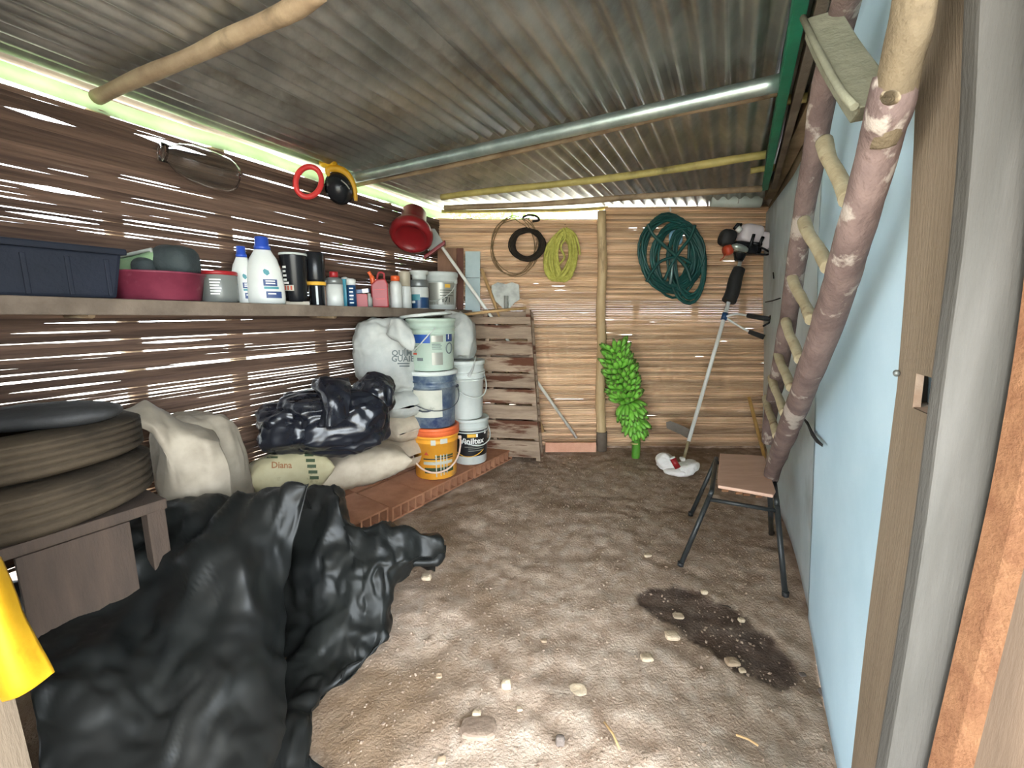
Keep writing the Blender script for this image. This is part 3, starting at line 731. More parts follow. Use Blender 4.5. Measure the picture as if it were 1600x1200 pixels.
# jar with red lid
p, k = on_shelf(343, .14); R = k*27; hh = k*46
o = thing('plastic_jar', 'cloudy clear plastic jar with a flat red lid on the shelf', 'jar', p)
mb = MB(); mb.lathe([(R*.96, 0), (R, .006), (R, hh*.9), (R*.95, hh*.94)], T(p), 32); mb.build('body', 'jar_clear', o)
mb = MB(); mb.lathe([(R*1.03, hh*.9), (R*1.03, hh), (R*.98, hh+.004)], T(p), 32); mb.build('lid', 'red_can', o)
mb = MB(); mb.lathe([(R*.88, .006), (R*.88, hh*.55), (.001, hh*.6)], T(p), 24); mb.build('contents', 'can_grey', o)
ph = camphi(p)
fnj = cylmap(p, R, ph, hh*.45)
for i in range(6):
    patch(fnj, -.03, .012-.004*(i % 3), .035-.012*i, .040-.012*i).build('print_line', 'print_white', o)
# two detergent bottles
def oval_bottle(px, wpx, hpx, off, label, name='detergent_bottle', yaw=0):
    p, k = on_shelf(px, off); w, hh = k*wpx/2, k*hpx
    o = thing(name, label, 'bottle', p, 'white detergent bottles')
    a = camphi(p)+math.pi/2+yaw; mt = T(p) @ Rz(a)
    pr = [(.90, 0), (.98, .02), (1.0, .10), (.97, .3), (.86, .52), (.70, .68), (.52, .76), (.44, .80), (.40, .83)]
    mb = MB(); mb.lathe([(w*r, hh*z) for r, z in pr], mt, 36, sy=.55); mb.build('body', 'white_bottle', o)
    cw = w*.42; z0 = hh*.815
    mb = MB(); mb.lathe([(cw, z0), (cw, z0+hh*.05), (cw*.86, z0+hh*.06), (cw*.8, z0+hh*.185), (cw*.7, z0+hh*.19)], mt, 24); mb.build('cap', 'blue_cap', o)
    def fn(x, y):
        rr = w*np.interp(y/hh, [z for _, z in pr], [r for r, _ in pr]); t = max(-.95, min(.95, x/rr))
        return mt @ V((x, rr*.55*math.sqrt(1-t*t)+.0015, y))
    f2 = fn
    # which side faces the camera
    if (mt @ V((0, 1, 0))-mt.translation).dot(-V((p.x, p.y, 0))) < 0:
        f2 = lambda x, y: mt @ V((x, -((w*np.interp(y/hh, [z for _, z in pr], [r for r, _ in pr])*.55*math.sqrt(1-min(.95, abs(x)/(w*np.interp(y/hh, [z for _, z in pr], [r for r, _ in pr])))**2)+.0015)), y))
    sgn = 1
    lp_ = f2(.1*w, hh*.3); ln = f2(-.1*w, hh*.3)
    if (lp_.x/lp_.y) < (ln.x/ln.y): sgn = -1
    g = lambda x, y: f2(sgn*x, y)
    hx = [(-.06, .50), (.02, .525), (.22, .50), (.26, .455), (.12, .425), (-.04, .46)]
    mb = MB(); mb.add([g((x)*w, y*hh) for x, y in hx], [tuple(range(6))]); mb.build('logo', 'print_teal', o, recalc=False)
    for (a0, a1, b0, b1, mat) in ((-.10, .60, .27, .37, 'print_navy'), (-.08, .66, .225, .262, 'print_teal'), (.0, .78, .09, .19, 'print_navy')):
        patch(g, a0*w, a1*w, b0*hh, b1*hh).build('label', mat, o, recalc=False)
    for (a0, a1, b) in ((.02, .5, .335), (.02, .5, .30), (.1, .5, .145)):
        g2 = lambda x, y: g(x, y)*.9993+V((0, 0, H))*.0007
        patch(g2, a0*w, a1*w, b*hh, (b+.018)*hh).build('print_line', 'print_white', o, recalc=False)
oval_bottle(384, 36, 86, .11, 'smaller white detergent bottle with blue cap, standing left behind the larger one')
oval_bottle(417, 54, 100, .17, 'larger white detergent bottle with blue cap and blue label on the shelf')
def cyl(name, label, cat, px, wpx, hpx, off, prof, mat, parts=(), group=None, n=28, dz=0):
    p, k = on_shelf(px, off); R, hh = k*wpx/2, k*hpx; p = p+V((0, 0, dz*k))
    o = thing(name, label, cat, p, group)
    mb = MB(); mb.lathe([(R*r, hh*z) for r, z in prof], T(p), n); mb.build('body', mat, o)
    for nm, pr, mt_ in parts:
        mb = MB(); mb.lathe([(R*r, hh*z) for r, z in pr], T(p), n); mb.build(nm, mt_, o)
    return o, p, R, hh, camphi(p)
ST = [(.95, 0), (1, .02), (1, .98), (.95, 1)]
cyl('spray_can', 'orange-red can half hidden behind the larger detergent bottle', 'can', 447, 24, 62, .08, [(.95, 0), (1, .02), (1, .88), (.6, .95)], 'orange_plastic', [('cap', [(.5, .95), (.5, 1.08), (.4, 1.1)], 'black_gloss')])
o, p, R, hh, ph = cyl('thermos', 'wide glossy black canister with white lettering on its left side', 'canister', 463, 38, 78, .16, [(.8, .06), (.84, .08), (.99, .9), (1.02, .93), (1.02, 1), (.93, 1), (.9, .96)], 'black_gloss')
mb = MB(); mb.lathe([(R*1.03, hh*.955), (R*1.05, hh*.975), (R*1.03, hh*.995)], T(p), 28); mb.build('rim_ring', 'white_plastic', o)
mb = MB(); mb.box(R*1.9, R*1.3, hh*.07, T(p) @ Rz(ph+math.pi/2), c=(0, 0, hh*.034)); mb.build('box_base', 'beige_plastic', o, bevel=.002)
fnc = cylmap(p, R*.94, ph, 0, .002)
for i, (b0, w_) in enumerate(((.70, .35), (.62, .3), (.54, .35), (.46, .35), (.40, .5))):
    patch(fnc, -R*.95, -R*(.95-w_), hh*b0, hh*(b0+.04)).build('print_line', 'print_white', o, recalc=False)
patch(fnc, -R*.9, -R*.1, hh*.27, hh*.38).build('label', 'label_paper', o, recalc=False)
for q in range(3): patch(cylmap(p, R*.94, ph, 0, .003), -R*(.85-.25*q), -R*(.72-.25*q), hh*.285, hh*.365).build('print_mark', 'print_red', o, recalc=False)
o, p, R, hh, ph = cyl('torch', 'tall slim black torch with an orange band, right of the black canister', 'torch', 496, 29, 80, .16, [(.75, 0), (.78, .02), (.78, .42), (.92, .47), (1, .5), (1, .98), (.93, 1)], 'black_gloss',
    [('band', [(.84, .385), (.98, .39), (.98, .45), (.84, .455)], 'print_yellow')])
mb = MB(); fn_ = cylmap(p, R*.78, ph, 0, .003); patch(fn_, -R*.1, R*.12, hh*.02, hh*.37).build('strip', 'can_grey', o)
p, k = on_shelf(514, .1); 
cyl('aerosol_can', 'white and grey aerosol can with a red cap, beside the black torch', 'can', 524, 25, 50, .17, [(.95, 0), (1, .02), (1, .66)], 'white_bottle', [('shoulder', [(1, .66), (1, .78), (.85, .86), (.5, .88)], 'can_grey'), ('cap', [(.52, .86), (.52, 1.02), (.46, 1.05)], 'red_can')])
o, p, R, hh, ph = cyl('paint_tin', 'faded pink tin tucked behind the aerosol can', 'tin', 512, 22, 30, .09, ST, 'handle_pink')
cyl('silicone_tube', 'light teal tube standing left of the navy tube on the shelf', 'tube', 541, 13, 42, .13, ST, 'teal_tube', [('cap', [(.9, 1), (.9, 1.04), (.3, 1.08)], 'white_bottle')])
o, p, R, hh, ph = cyl('silicone_tube', 'navy blue tube with a white top and pale lettering', 'tube', 550, 14, 42, .18, [(1, 0), (1, .78)], 'dark_blue', [('cap', [(1.02, .78), (1.02, .98), (.6, 1.02)], 'white_bottle')])
for i in range(5): patch(cylmap(p, R, ph, 0, .0015), -R*.5, R*(.4-.1*(i % 2)), hh*(.12+.13*i), hh*(.16+.13*i)).build('print_line', 'print_white', o, recalc=False)
p, k = on_shelf(565, .18); o = thing('small_carton', 'small red carton lying under a blue and white packet', 'box', p)
mb = MB(); mb.box(k*18, k*12, k*20, T(p) @ Rz(.3), c=(0, 0, k*10)); mb.build('carton', 'red_can', o, bevel=.002)
p2 = p+V((0, 0, k*20.6)); o = thing('packet', 'blue and white packet laid slanting on the small red carton', 'packet', p2)
mb = MB(); mb.box(k*24, k*10, k*6, T(p2+V((.002, 0, k*3.4))) @ Rz(.25) @ Ry(-.12)); mb.build('packet_body', 'dark_blue', o, bevel=.002)
mb = MB(); mb.box(k*9, k*10.4, k*6.3, T(p2+V((.002, 0, k*3.4))) @ Rz(.25) @ Ry(-.12), c=(k*6, 0, 0)); mb.build('packet_stripe', 'print_white', o, bevel=.001)
p, k = on_shelf(577, .19); o = thing('small_vial', 'small grey-white vial at the right of the red carton', 'vial', p)
mb = MB(); mb.lathe([(k*5, 0), (k*5, k*14), (k*3, k*17), (k*3, k*21)], T(p), 16); mb.build('body', 'grey_plastic', o)
# red jerrycan
p, k = on_shelf(594, .16); o = thing('jerrycan', 'squat red plastic jerrycan with an orange spout on the shelf', 'jerrycan', p)
a = camphi(p)+math.pi/2; mt = T(p) @ Rz(a)
mb = MB(); mb.prism([(-.052, 0), (.052, 0), (.052, k*36), (.036, k*44), (-.02, k*42), (-.052, k*34)], k*26, mt); mb.build('body', 'red_can', o, bevel=.008)
mb = MB(); pts = [mt @ V((x, 0, z)) for x, z in ((.03, k*44), (.03, k*52), (-.0, k*53), (-.012, k*43))]; mb.tube(smooth_path(pts, 5), .007, 8); mb.build('carry_grip', 'red_can', o)
e = -1 if (mt @ V((-1, 0, 0))).x > (mt @ V((1, 0, 0))).x else 1
mb = MB(); pts = [mt @ V((-.036*e, 0, k*36)), mt @ V((-.044*e, 0, k*46)), mt @ V((-.062*e, 0, k*54))]; mb.tube(smooth_path(pts, 5), [.016]*6+[.011]*5, 12); mb.build('spout', 'orange_plastic', o)
for z in (.3, .62): 
    mb = MB(); mb.box(.06, k*26.6, .004, mt, c=(0, 0, k*44*z)); mb.build('ridge_line', 'red_glow', o)
cyl('small_bottle', 'small dusty beige bottle between the red jerrycan and a white bottle', 'bottle', 609, 12, 36, .12, [(1, 0), (1, .6), (.6, .7), (.5, 1)], 'beige_plastic')
o, p, R, hh, ph = cyl('plastic_bottle', 'white bottle with a red cap, fourth white container from the bucket', 'bottle', 619, 19, 48, .18, [(.95, 0), (1, .02), (1, .4), (.92, .44), (1, .48), (1, .72), (.8, .82), (.55, .86)], 'white_bottle', [('cap', [(.72, .86), (.72, 1.0), (.66, 1.02)], 'orange_plastic')])
cyl('plastic_bottle', 'white bottle with a tall beige cap beside the red-capped one', 'bottle', 633, 20, 56, .15, [(.95, 0), (1, .02), (1, .58), (.95, .6)], 'white_bottle', [('cap', [(.9, .6), (.94, .96), (.88, 1)], 'beige_plastic')])
o, p, R, hh, ph = cyl('paint_jar', 'white jar with a teal and blue label and grey lid, left of the white bucket', 'jar', 655, 30, 44, .14, [(.95, 0), (1, .02), (1, .72), (.95, .75)], 'white_bottle', [('lid', [(.97, .76), (1, .8), (1, .96), (.9, 1)], 'can_grey')])
patch(cylmap(p, R, ph, 0, .001), -R*1.3, R*1.3, hh*.03, hh*.40, 14).build('label', 'dark_blue', o, recalc=False)
patch(cylmap(p, R, ph, 0, .0018), -R*1.1, R*.1, hh*.3, hh*.5, 14).build('label_band', 'print_teal', o, recalc=False)
patch(cylmap(p, R, ph, 0, .0025), -R*.9, -R*.4, hh*.2, hh*.28, 6).build('print_mark', 'print_white', o, recalc=False)
p2 = p+V((.005, 0, hh+.001)); o = thing('plastic_cup', 'small white cup turned over on top of the grey jar lid', 'cup', p2)
mb = MB(); mb.lathe([(R*.7, 0), (R*.75, .02), (R*.72, .034), (R*.95, .04), (R*.98, .06), (R*.92, .064)], T(p2), 24); mb.build('body', 'white_plastic', o)
# white bucket on the shelf
p, k = on_shelf(689, .15); R, hh = k*25.5, k*57
o = thing('small_bucket', 'small white lidded bucket with a silver label at the right end of the shelf', 'bucket', p)
prf = [(.84, 0), (.87, .01), (.97, .74)]
mb = MB(); mb.lathe([(R*r, hh*z) for r, z in prf], T(p), 36); mb.build('body', 'white_plastic', o)
mb = MB(); mb.lathe([(R*r, hh*z) for r, z in ((1, .74), (1.02, .76), (1.02, .86), (1.06, .87), (1.06, .96), (1.0, .985), (.9, .99))], T(p), 36); mb.build('lid', 'white_plastic', o)
ph = camphi(p); rf = lambda z: R*np.interp(z/hh, [0, .74], [.86, .97])
patch(cylmap(p, rf, ph, 0, .001), -R*.95, R*.95, hh*.13, hh*.70, 16).build('label', 'print_silver', o, recalc=False)
patch(cylmap(p, rf, ph, 0, .002), R*.25, R*.6, hh*.57, hh*.66, 6).build('label_logo', 'print_yellow', o, recalc=False)
for z in (.36, .44, .5): patch(cylmap(p, rf, ph, 0, .002), -R*.05, R*.85, hh*z, hh*(z+.015), 6).build('print_line', 'print_dark', o, recalc=False)
text_mesh('171', o, 'print_dark', cylmap(p, rf, ph+.35, hh*.25, .002), hh*.13, bold=True)
def bail(o, p, R, ze, drop, ph, mat, r=.004, swing=1.0, name='handle', side=0, mtx=None):
    pts = []
    for i in range(17):
        t = math.pi*i/16; lat = math.cos(t)*(R+.008); fr = math.sin(t)*(R+.012)*swing; z = ze-drop*math.sin(t)**.8
        a = ph+side; pts.append(V(p)+V((math.cos(a)*fr-math.sin(a)*lat, math.sin(a)*fr+math.cos(a)*lat, z)))
    mb = MB(); mb.tube(pts, r, 8); mb.build(name, mat, o)
    for e in (pts[0], pts[-1]):
        d = (e-V(p)); d.z = 0; mb = MB(); mb.lathe([(.012, -.014), (.012, .004), (.006, .007)], align(e, e+d), 12); mb.build('handle_ear', mat, o)
bail(o, p, R, hh*.72, hh*.5, ph, 'white_plastic', .0035, 1.0, side=-.5)
# boards leaning behind the bucket at the corner
def lean_board(px0, px1, ytop, ybot, Y, name, label, mat, th=.02, slant=0):
    a, b, c = P(px0, ybot, Y), P(px1, ybot, Y), P(px0+slant, ytop, Y+.03); w = (b-a).length
    base = (a+b)/2; up = (c-a).normalized(); o = thing(name, label, 'board', base)
    mb = MB(); mb.box(w, th, (c-a).length, frame(base, x=V((1, 0, 0)), z=up), c=(0, 0, (c-a).length/2)); mb.build('board_panel', mat, o, bevel=.002)
    return o
lean_board(684, 713, 388, 478, 3.60, 'leaning_board', 'brown board standing in the corner behind the small white bucket', 'board_brown')
lean_board(714, 724, 388, 484, 3.62, 'leaning_batten', 'narrow dark red batten right of the brown corner board', 'board_darkred', .03)
o = lean_board(727, 750, 393, 500, 3.66, 'leaning_tile', 'pale blue-grey board leaning in the corner beside the dark red batten', 'board_blue')
a, b = P(727.5, 434, 3.66), P(749, 434, 3.66); mb = MB(); mb.tube([a, b], .002, 6); mb.build('seam', 'can_grey', o)

# ================================================================== HANGING ON / UNDER THE EAVE
# clear demijohn
p = PL(322, 262, .10); R = mpp(p)*41
o = thing('plastic_demijohn', 'clear plastic bottle hung sideways high on the slatted wall', 'bottle', p)
ax = (DL*.92-V((0, 0, .12))+NL*.12).normalized(); mt = frame(p-ax*R*1.0, z=ax, x=V((0, 0, 1)).cross(ax).normalized())
mb = MB(); mb.lathe([(R*.3, -R*.35), (R*.3, -R*.12), (R*.34, -R*.1), (R*.5, R*.1), (R*.62, R*.5), (R*.66, R*1.1), (R*.64, R*1.7), (R*.5, R*2.0), (R*.2, R*2.06)], mt, 36, cap0=False); mb.build('body', 'glass_clear', o, solid=.0025)
mb = MB(); mb.lathe([(R*.33, -R*.42), (R*.33, -R*.28)], mt, 24); mb.build('neck_ring', 'glass_clear', o)
# red ring
def at_wall(px, py, off): return PL(px, py, off)
p = at_wall(482, 284, .05); k = mpp(p)
o = thing('plastic_ring', 'translucent red plastic ring hung on the wall under the eave', 'ring', p)
mb = MB(); pts = []
for i in range(36):
    t = 2*math.pi*i/36; pts.append(PP(482+20*math.cos(t)+3*math.sin(t), 284-23.5*math.sin(t)+1.5*math.cos(t), p, (NL*.55+V((0, -1, 0))*.6).normalized()))
mb.tube(pts, k*4.2, 10, closed=True); mb.build('ring_body', 'red_glow', o)
# yellow hat with black visor
p = at_wall(532, 290, .07); k = mpp(p); fd = (NL*.6+V((0, -1, 0))*.5+V((0, 0, -.1))).normalized()
o = thing('safety_visor', 'yellow-rimmed black mesh face visor hanging by the red ring', 'visor', p)
pts = [PP(x, y, p, fd) for x, y in ((514, 276), (512, 266), (522, 263), (536, 267), (547, 279), (554, 296), (556, 314))]
mb = MB(); sp = smooth_path(pts, 6); mb.tube(sp, [k*(2.5+3.2*math.sin(math.pi*min(1, i/(len(sp)-1)*1.0))) for i in range(len(sp))], 10); mb.build('brim', 'hat_yellow', o)
rows = []
cc = PP(530, 294, p, fd)
for r in np.linspace(0, 1, 8):
    row = []
    for t in np.linspace(0, 2*math.pi, 33):
        ca, sa = math.cos(t), math.sin(t); x, y = 19*ca, 25*sa; th = -.45
        xx, yy = x*math.cos(th)-y*math.sin(th), x*math.sin(th)+y*math.cos(th)
        row.append(PP(530+xx*r*1.12, 294+yy*r*1.08, p, fd)+fd*(.05*(1-r*r)))
    rows.append(row)
mb = MB(); mb.grid(np.array(rows)); mb.build('visor_mesh', 'black_gloss', o, solid=.004)
mb = MB(); mb.tube([PP(x, y, p, fd)+fd*.045 for x, y in ((530, 283), (538, 290), (543, 297))], k*1.0, 6); mb.build('visor_slit', 'print_silver', o)
# yellow scrap at the eave
p = PL(513, 254, .03); o = thing('cloth_hat', 'yellow cloth hat tucked under the roof edge above the visor', 'hat', p)
mb = MB(); k = mpp(p); mb.grid(sblob(k*14, k*10, k*8, T(p), 14, 22, amp=.004, freq=20, seed=8), closed_u=True); mb.build('hat_body', 'yellow_plastic', o)
# red pot hung upside
p = P(643, 365, 3.22); k = mpp(p)
ax = V((.02, -.62, -.75)).normalized(); mt = frame(p, z=ax, x=V((1, 0, 0)))
o = thing('red_pot', 'red plastic pot with a flared rim hung mouth down in the corner above the shelf', 'pot', p)
R = k*33
mb = MB(); mb.lathe([(R*.50, -R*1.42), (R*.60, -R*1.36), (R*.63, -R*.6), (R*.72, -R*.4), (R*.94, -R*.2), (R*1.02, R*.02), (R*1.0, R*.22), (R*.88, R*.34), (R*.78, R*.36), (R*.70, R*.28), (R*.55, R*.16), (R*.2, R*.12)], mt, 40, cap1=True); mb.build('pot_body', 'red_plastic', o)
# long-handled dustpan
a, b = P(690, 385, 3.43), P(901, 684, 3.69)
o = thing('long_dustpan', 'long-handled grey and red dustpan leaning upside down in the corner behind the pallet', 'dustpan', b)
mb = MB(); mb.tube([a, a.lerp(b, .5), b], .0125, 10); mb.build('handle', 'white_stick', o)
def q3(pts, Y): return [P(x, y, Y) for x, y in pts]
mb = MB(); poly = q3([(663, 358), (679, 357), (693, 379), (672, 392), (660, 380)], 3.44); 
back = [v+V((0, .02, 0)) for v in poly]; n = 5; mb.add(poly+back, [tuple(range(n)), tuple(range(2*n-1, n-1, -1))]+[(i, i+n, (i+1) % n+n, (i+1) % n) for i in range(n)]); mb.build('pan', 'grey_plastic', o, bevel=.003)
mb = MB(); e0, e1 = P(663, 403, 3.42), P(696, 379, 3.42); mb.box((e1-e0).length, .05, .03, frame((e0+e1)/2, x=(e1-e0), z=V((0, 0, 1)))); mb.build('pan_lip', 'red_plastic', o, bevel=.006)
# ================================================================== BRICK PLATFORM
pf = thing('brick_platform', 'low platform of hollow clay bricks laid flat along the slatted wall', 'platform', PZ(640, 770, 0))
fa, fb_ = PZ(612, 816, 0), PZ(800, 717, 0); dF = (fb_-fa).normalized(); nF = V((-dF.y, dF.x, 0))     # nF: away from the room
Lp = (fb_-fa).length
BH = .088
NBR = 5; bl = Lp/NBR
def brick_mesh(l, d, h):
    mb = MB(); n = 4; t = .011; nx = n
    # shell with open cells on the front (y = 0) face, drawn as frame plus recessed cells
    cw = (l-t*(nx+1))/nx; ch = h-2*t
    mb.box(l, d, t, None, c=(l/2, d/2, t/2)); mb.box(l, d, t, None, c=(l/2, d/2, h-t/2))
    for i in range(nx+1): mb.box(t, d, ch, None, c=(t/2+i*(cw+t), d/2, h/2))
    mb.box(l-.002, .01, ch, None, c=(l/2, .13, h/2))
    return mb
rb = random.Random(3)
tilt = .06
depth_rows = ((0, .30), (.305, .19))
for r_, (d0, dd) in enumerate(depth_rows):
    for i in range(NBR):
        if r_ == 1 and i > 2: continue
        l = bl-.006; src = brick_mesh(l, dd, BH); mb = MB()
        o0 = fa+dF*(bl*i)+nF*(d0+rb.uniform(-.012, .012))+V((0, 0, .004+rb.uniform(-.003, .003)))
        yv = (nF+V((0, 0, tilt))).normalized(); mt = frame(o0+V((0, 0, d0*tilt)), x=dF, y=yv)
        mb.add(src.v, src.f, mt); mb.build('brick', 'clay', pf)
def ptop(p): return .004+BH+max(0, (V(p)-fa).dot(nF))*tilt+.003
for i in range(2):                                        # the outer bricks under the sacks
    l = bl-.006; src = brick_mesh(l, .30, BH); mb = MB(); mt = frame(fa-dF*(bl*(i+1))+nF*.02+V((0, 0, .004)), x=dF, y=(nF+V((0, 0, tilt))).normalized()); mb.add(src.v, src.f, mt); mb.build('brick', 'clay', pf)

# ================================================================== BUCKETS
def bucket(name, label, base, R, hh, mat, lidmat=None, lid=True, prof=None, n=40, tiltm=None):
    o = thing(name, label, 'bucket', base, 'stacked buckets')
    mt = T(base) if tiltm is None else T(base) @ tiltm
    rb_, rt_ = .86, .98
    pr = [(rb_, 0), (rb_+.02, .012), (rb_+(rt_-rb_)*.72, .70), (rb_+(rt_-rb_)*.72+.04, .705), (rb_+(rt_-rb_)*.74+.04, .725), (rb_+(rt_-rb_)*.75, .73), (rt_-.02, .80), (rt_+.03, .805), (rt_+.03, .83), (rt_-.01, .835), (rt_, .93)]
    if not lid: pr += [(rt_+.03, .935), (rt_+.04, .99), (rt_+.02, 1), (rt_-.05, 1), (rt_-.07, .94), (.82, .05)]
    mb = MB(); mb.lathe([(R*r, hh*z) for r, z in pr], mt, n); mb.build('body', mat, o)
    if lid:
        mb = MB(); mb.lathe([(R*r, hh*z) for r, z in ((rt_+.015, .925), (rt_+.055, .93), (rt_+.055, .985), (rt_+.02, 1), (rt_-.06, 1), (rt_-.08, .99))], mt, n); mb.build('lid', lidmat or mat, o)
    rf = lambda z: R*np.interp(z/hh, [.012, .70, 1], [.88, .9464, .98])
    return o, rf, camphi(base)
b0 = P(682, 739, 2.86); b0.z = ptop(b0); b0 = V((b0.x, b0.y, b0.z)); k = mpp(b0)
R1, h1 = k*35.5, k*79
o, rf, ph = bucket('paint_bucket', 'orange bucket with a red rim at the foot of the left bucket stack', b0, R1, h1, 'bucket_orange', 'bucket_rim')
mb = MB(); mb.lathe([(R1*1.0, h1*.845), (R1*1.035, h1*.85), (R1*1.035, h1*.93)], T(b0), 40, cap0=False, cap1=False); mb.build('rim_band', 'bucket_rim', o)
bail(o, b0, R1*1.03, h1*.70, h1*.52, ph, 'handle_pink', .0062)
for (x0, x1, z0, z1, m_) in ((-.55, .8, .40, .425, 'print_dark'), (-.05, .8, .44, .475, 'print_green'), (-.55, .55, .37, .385, 'print_yellow'), (-.5, .82, .13, .24, 'print_green'), (-.55, .75, .30, .36, 'label_paper')):
    patch(cylmap(b0, rf, ph, 0, .0015), R1*x0, R1*x1, h1*z0, h1*z1, 14).build('print_line', m_, o, recalc=False)
for x in (-.02, .17, .30, .44):                              # paint runs
    patch(cylmap(b0, rf, ph, 0, .0028), R1*x, R1*(x+.05), h1*(.06+.1*abs(x)), h1*.50, 3, 4).build('paint_run', 'label_paper', o, recalc=False)
tri = [cylmap(b0, rf, ph, h1*.5, .002)(R1*x, h1*z) for x, z in ((-.52, -.01), (-.30, -.01), (-.41, .06))]
mb = MB(); mb.add(tri, [(0, 1, 2)]); mb.build('logo', 'print_red', o, recalc=False)
for x, z, s in ((.35, .76, .16), (-.1, .74, .1)):
    patch(cylmap(b0, lambda z: R1*.985, ph, 0, .002), R1*(x-s), R1*(x+s), h1*(z-.05), h1*(z+.05), 6).build('paint_smear', 'label_paper', o, recalc=False)
b1 = b0+V((-.012, 0, h1+.001)); R2, h2 = k*37.5, k*84
o, rf, ph = bucket('paint_bucket', 'smoky blue-grey see-through bucket with a white lid, middle of the left stack', b1, R2, h2, 'bucket_smoky', 'white_plastic')
patch(cylmap(b1, rf, ph, 0, .005), -R2*.80, R2*.38, h2*.20, h2*.68, 16, 3).build('label', 'label_paper', o, recalc=False)
bail(o, b1, R2*1.02, h2*.66, h2*.33, ph, 'handle_dark', .003, side=.25)
fnh = cylmap(b1, rf, ph, 0, .012); mb = MB(); mb.tube([fnh(R2*x, h2*z) for x, z in ((-.55, .33), (-.4, .315), (-.2, .32), (-.08, .335))], .006, 8); mb.build('handle_grip', 'handle_dark', o)
b2 = b1+V((.004, 0, h2+.001)); R3, h3 = k*36, k*75
o, rf, ph = bucket('paint_bucket', 'pale green-white bucket with a blue label band and loose lid, top of the left stack', b2, R3, h3, 'bucket_green_white', lid=False)
mt = T(b2+V((-.03, -.0, h3*.995+.012))) @ Ry(-.10) @ Rx(-.02)
mb = MB(); mb.lathe([(R3*1.06, 0), (R3*1.06, .014), (R3*1.0, .018), (R3*.9, .012)], mt, 40); mb.build('lid', 'white_plastic', o)
patch(cylmap(b2, rf, ph, 0, .0015), -R3*.88, -R3*.05, h3*.54, h3*.70, 10).build('label_band', 'print_blue', o, recalc=False)
patch(cylmap(b2, rf, ph, 0, .0015), R3*.62, R3*.98, h3*.56, h3*.72, 6).build('label_band', 'print_navy', o, recalc=False)
patch(cylmap(b2, rf, ph, 0, .0015), R3*.0, R3*.48, h3*.56, h3*.68, 6).build('label_block', 'print_silver', o, recalc=False)
patch(cylmap(b2, rf, ph, 0, .0012), R3*.0, R3*.45, h3*.12, h3*.36, 6).build('label_block', 'print_silver', o, recalc=False)
for i in range(4): patch(cylmap(b2, rf, ph, 0, .0015), R3*.02, R3*(.42-.05*(i % 2)), h3*(.42+.03*i), h3*(.43+.03*i), 4).build('print_line', 'print_grey', o, recalc=False)
for i in range(4): patch(cylmap(b2, rf, ph, 0, .0015), -R3*.88, -R3*(.66-.05*(i % 2)), h3*(.38+.03*i), h3*(.39+.03*i), 4).build('print_line', 'print_grey', o, recalc=False)
patch(cylmap(b2, rf, ph, 0, .0015), -R3*.88, -R3*.62, h3*.315, h3*.35, 4).build('print_mark', 'print_red', o, recalc=False)
patch(cylmap(b2, rf, ph, 0, .0015), -R3*.62, -R3*.35, h3*.20, h3*.26, 4).build('print_mark', 'print_grey', o, recalc=False)
text_mesh('1', o, 'print_white', cylmap(b2, rf, ph+.78, h3*.645, .0025), h3*.09, bold=True)
ring = [cylmap(b2, rf, ph+.85, h3*.43, .002)(R3*.17*math.cos(t), h3*.10*math.sin(t)) for t in np.linspace(0, 2*math.pi, 20)]
mb = MB(); mb.tube(ring[:-1], .004, 6, closed=True); mb.build('print_mark', 'print_grey', o)
fnh = cylmap(b2, rf, ph, 0, .012); mb = MB(); mb.tube([fnh(R3*x, h3*z) for x, z in ((.18, .83), (-.1, .70), (-.45, .52), (-.85, .37), (-1.0, .34))], .004, 8); mb.build('handle', 'white_plastic', o)
# right stack
c0 = P(735, 719, 3.13); c0.z = ptop(c0); k = mpp(c0); R4, h4 = k*28.5, k*70
o, rf, ph = bucket('paint_bucket', 'white paint bucket with a black label at the foot of the right stack', c0, R4, h4, 'white_plastic')
patch(cylmap(c0, rf, ph, 0, .0015), -R4*1.45, R4*1.45, h4*.19, h4*.76, 24, 4).build('label', 'label_black', o, recalc=False)
mb = MB(); f_ = cylmap(c0, rf, ph, 0, .003); mb.tube([f_(R4*x, h4*(.19+.16*(x+.1)**2)) for x in np.linspace(-1.25, .8, 18)], .003, 6); mb.build('print_arc', 'print_yellow', o)
patch(cylmap(c0, rf, ph, 0, .0028), -R4*.15, R4*.35, h4*.62, h4*.69, 8).build('logo', 'print_yellow', o, recalc=False)
patch(cylmap(c0, rf, ph, 0, .0028), R4*.33, R4*.42, h4*.62, h4*.69, 4).build('logo', 'print_white', o, recalc=False)
text_mesh('Viniltex', o, 'print_white', cylmap(c0, rf, ph+.12, h4*.53, .003), h4*.13, bold=True)
for z, a_, b_ in ((.45, -.1, .6), (.40, -.3, .9), (.36, -.1, .8), (.31, -.1, .7)): patch(cylmap(c0, rf, ph, 0, .0028), R4*a_, R4*b_, h4*z, h4*(z+.014), 6).build('print_line', 'print_silver', o, recalc=False)
patch(cylmap(c0, rf, ph, 0, .0028), R4*.85, R4*1.0, h4*.66, h4*.74, 4).build('print_mark', 'print_white', o, recalc=False)
bail(o, c0, R4*1.03, h4*.80, h4*.35, ph, 'white_plastic', .004, side=.5)
c1 = c0+V((-.03, 0, h4+.001)); R5, h5 = k*29.5, k*87
o, rf, ph = bucket('paint_bucket', 'plain white ribbed bucket on top of the black-labelled one', c1, R5, h5, 'white_plastic')
mb = MB()
for z in (.66, .77): mb.lathe([(R5*1.0, h5*z), (R5*1.045, h5*(z+.006)), (R5*1.045, h5*(z+.02)), (R5*1.0, h5*(z+.026))], T(c1), 40, cap0=False, cap1=False)
mb.build('rib', 'white_plastic', o)
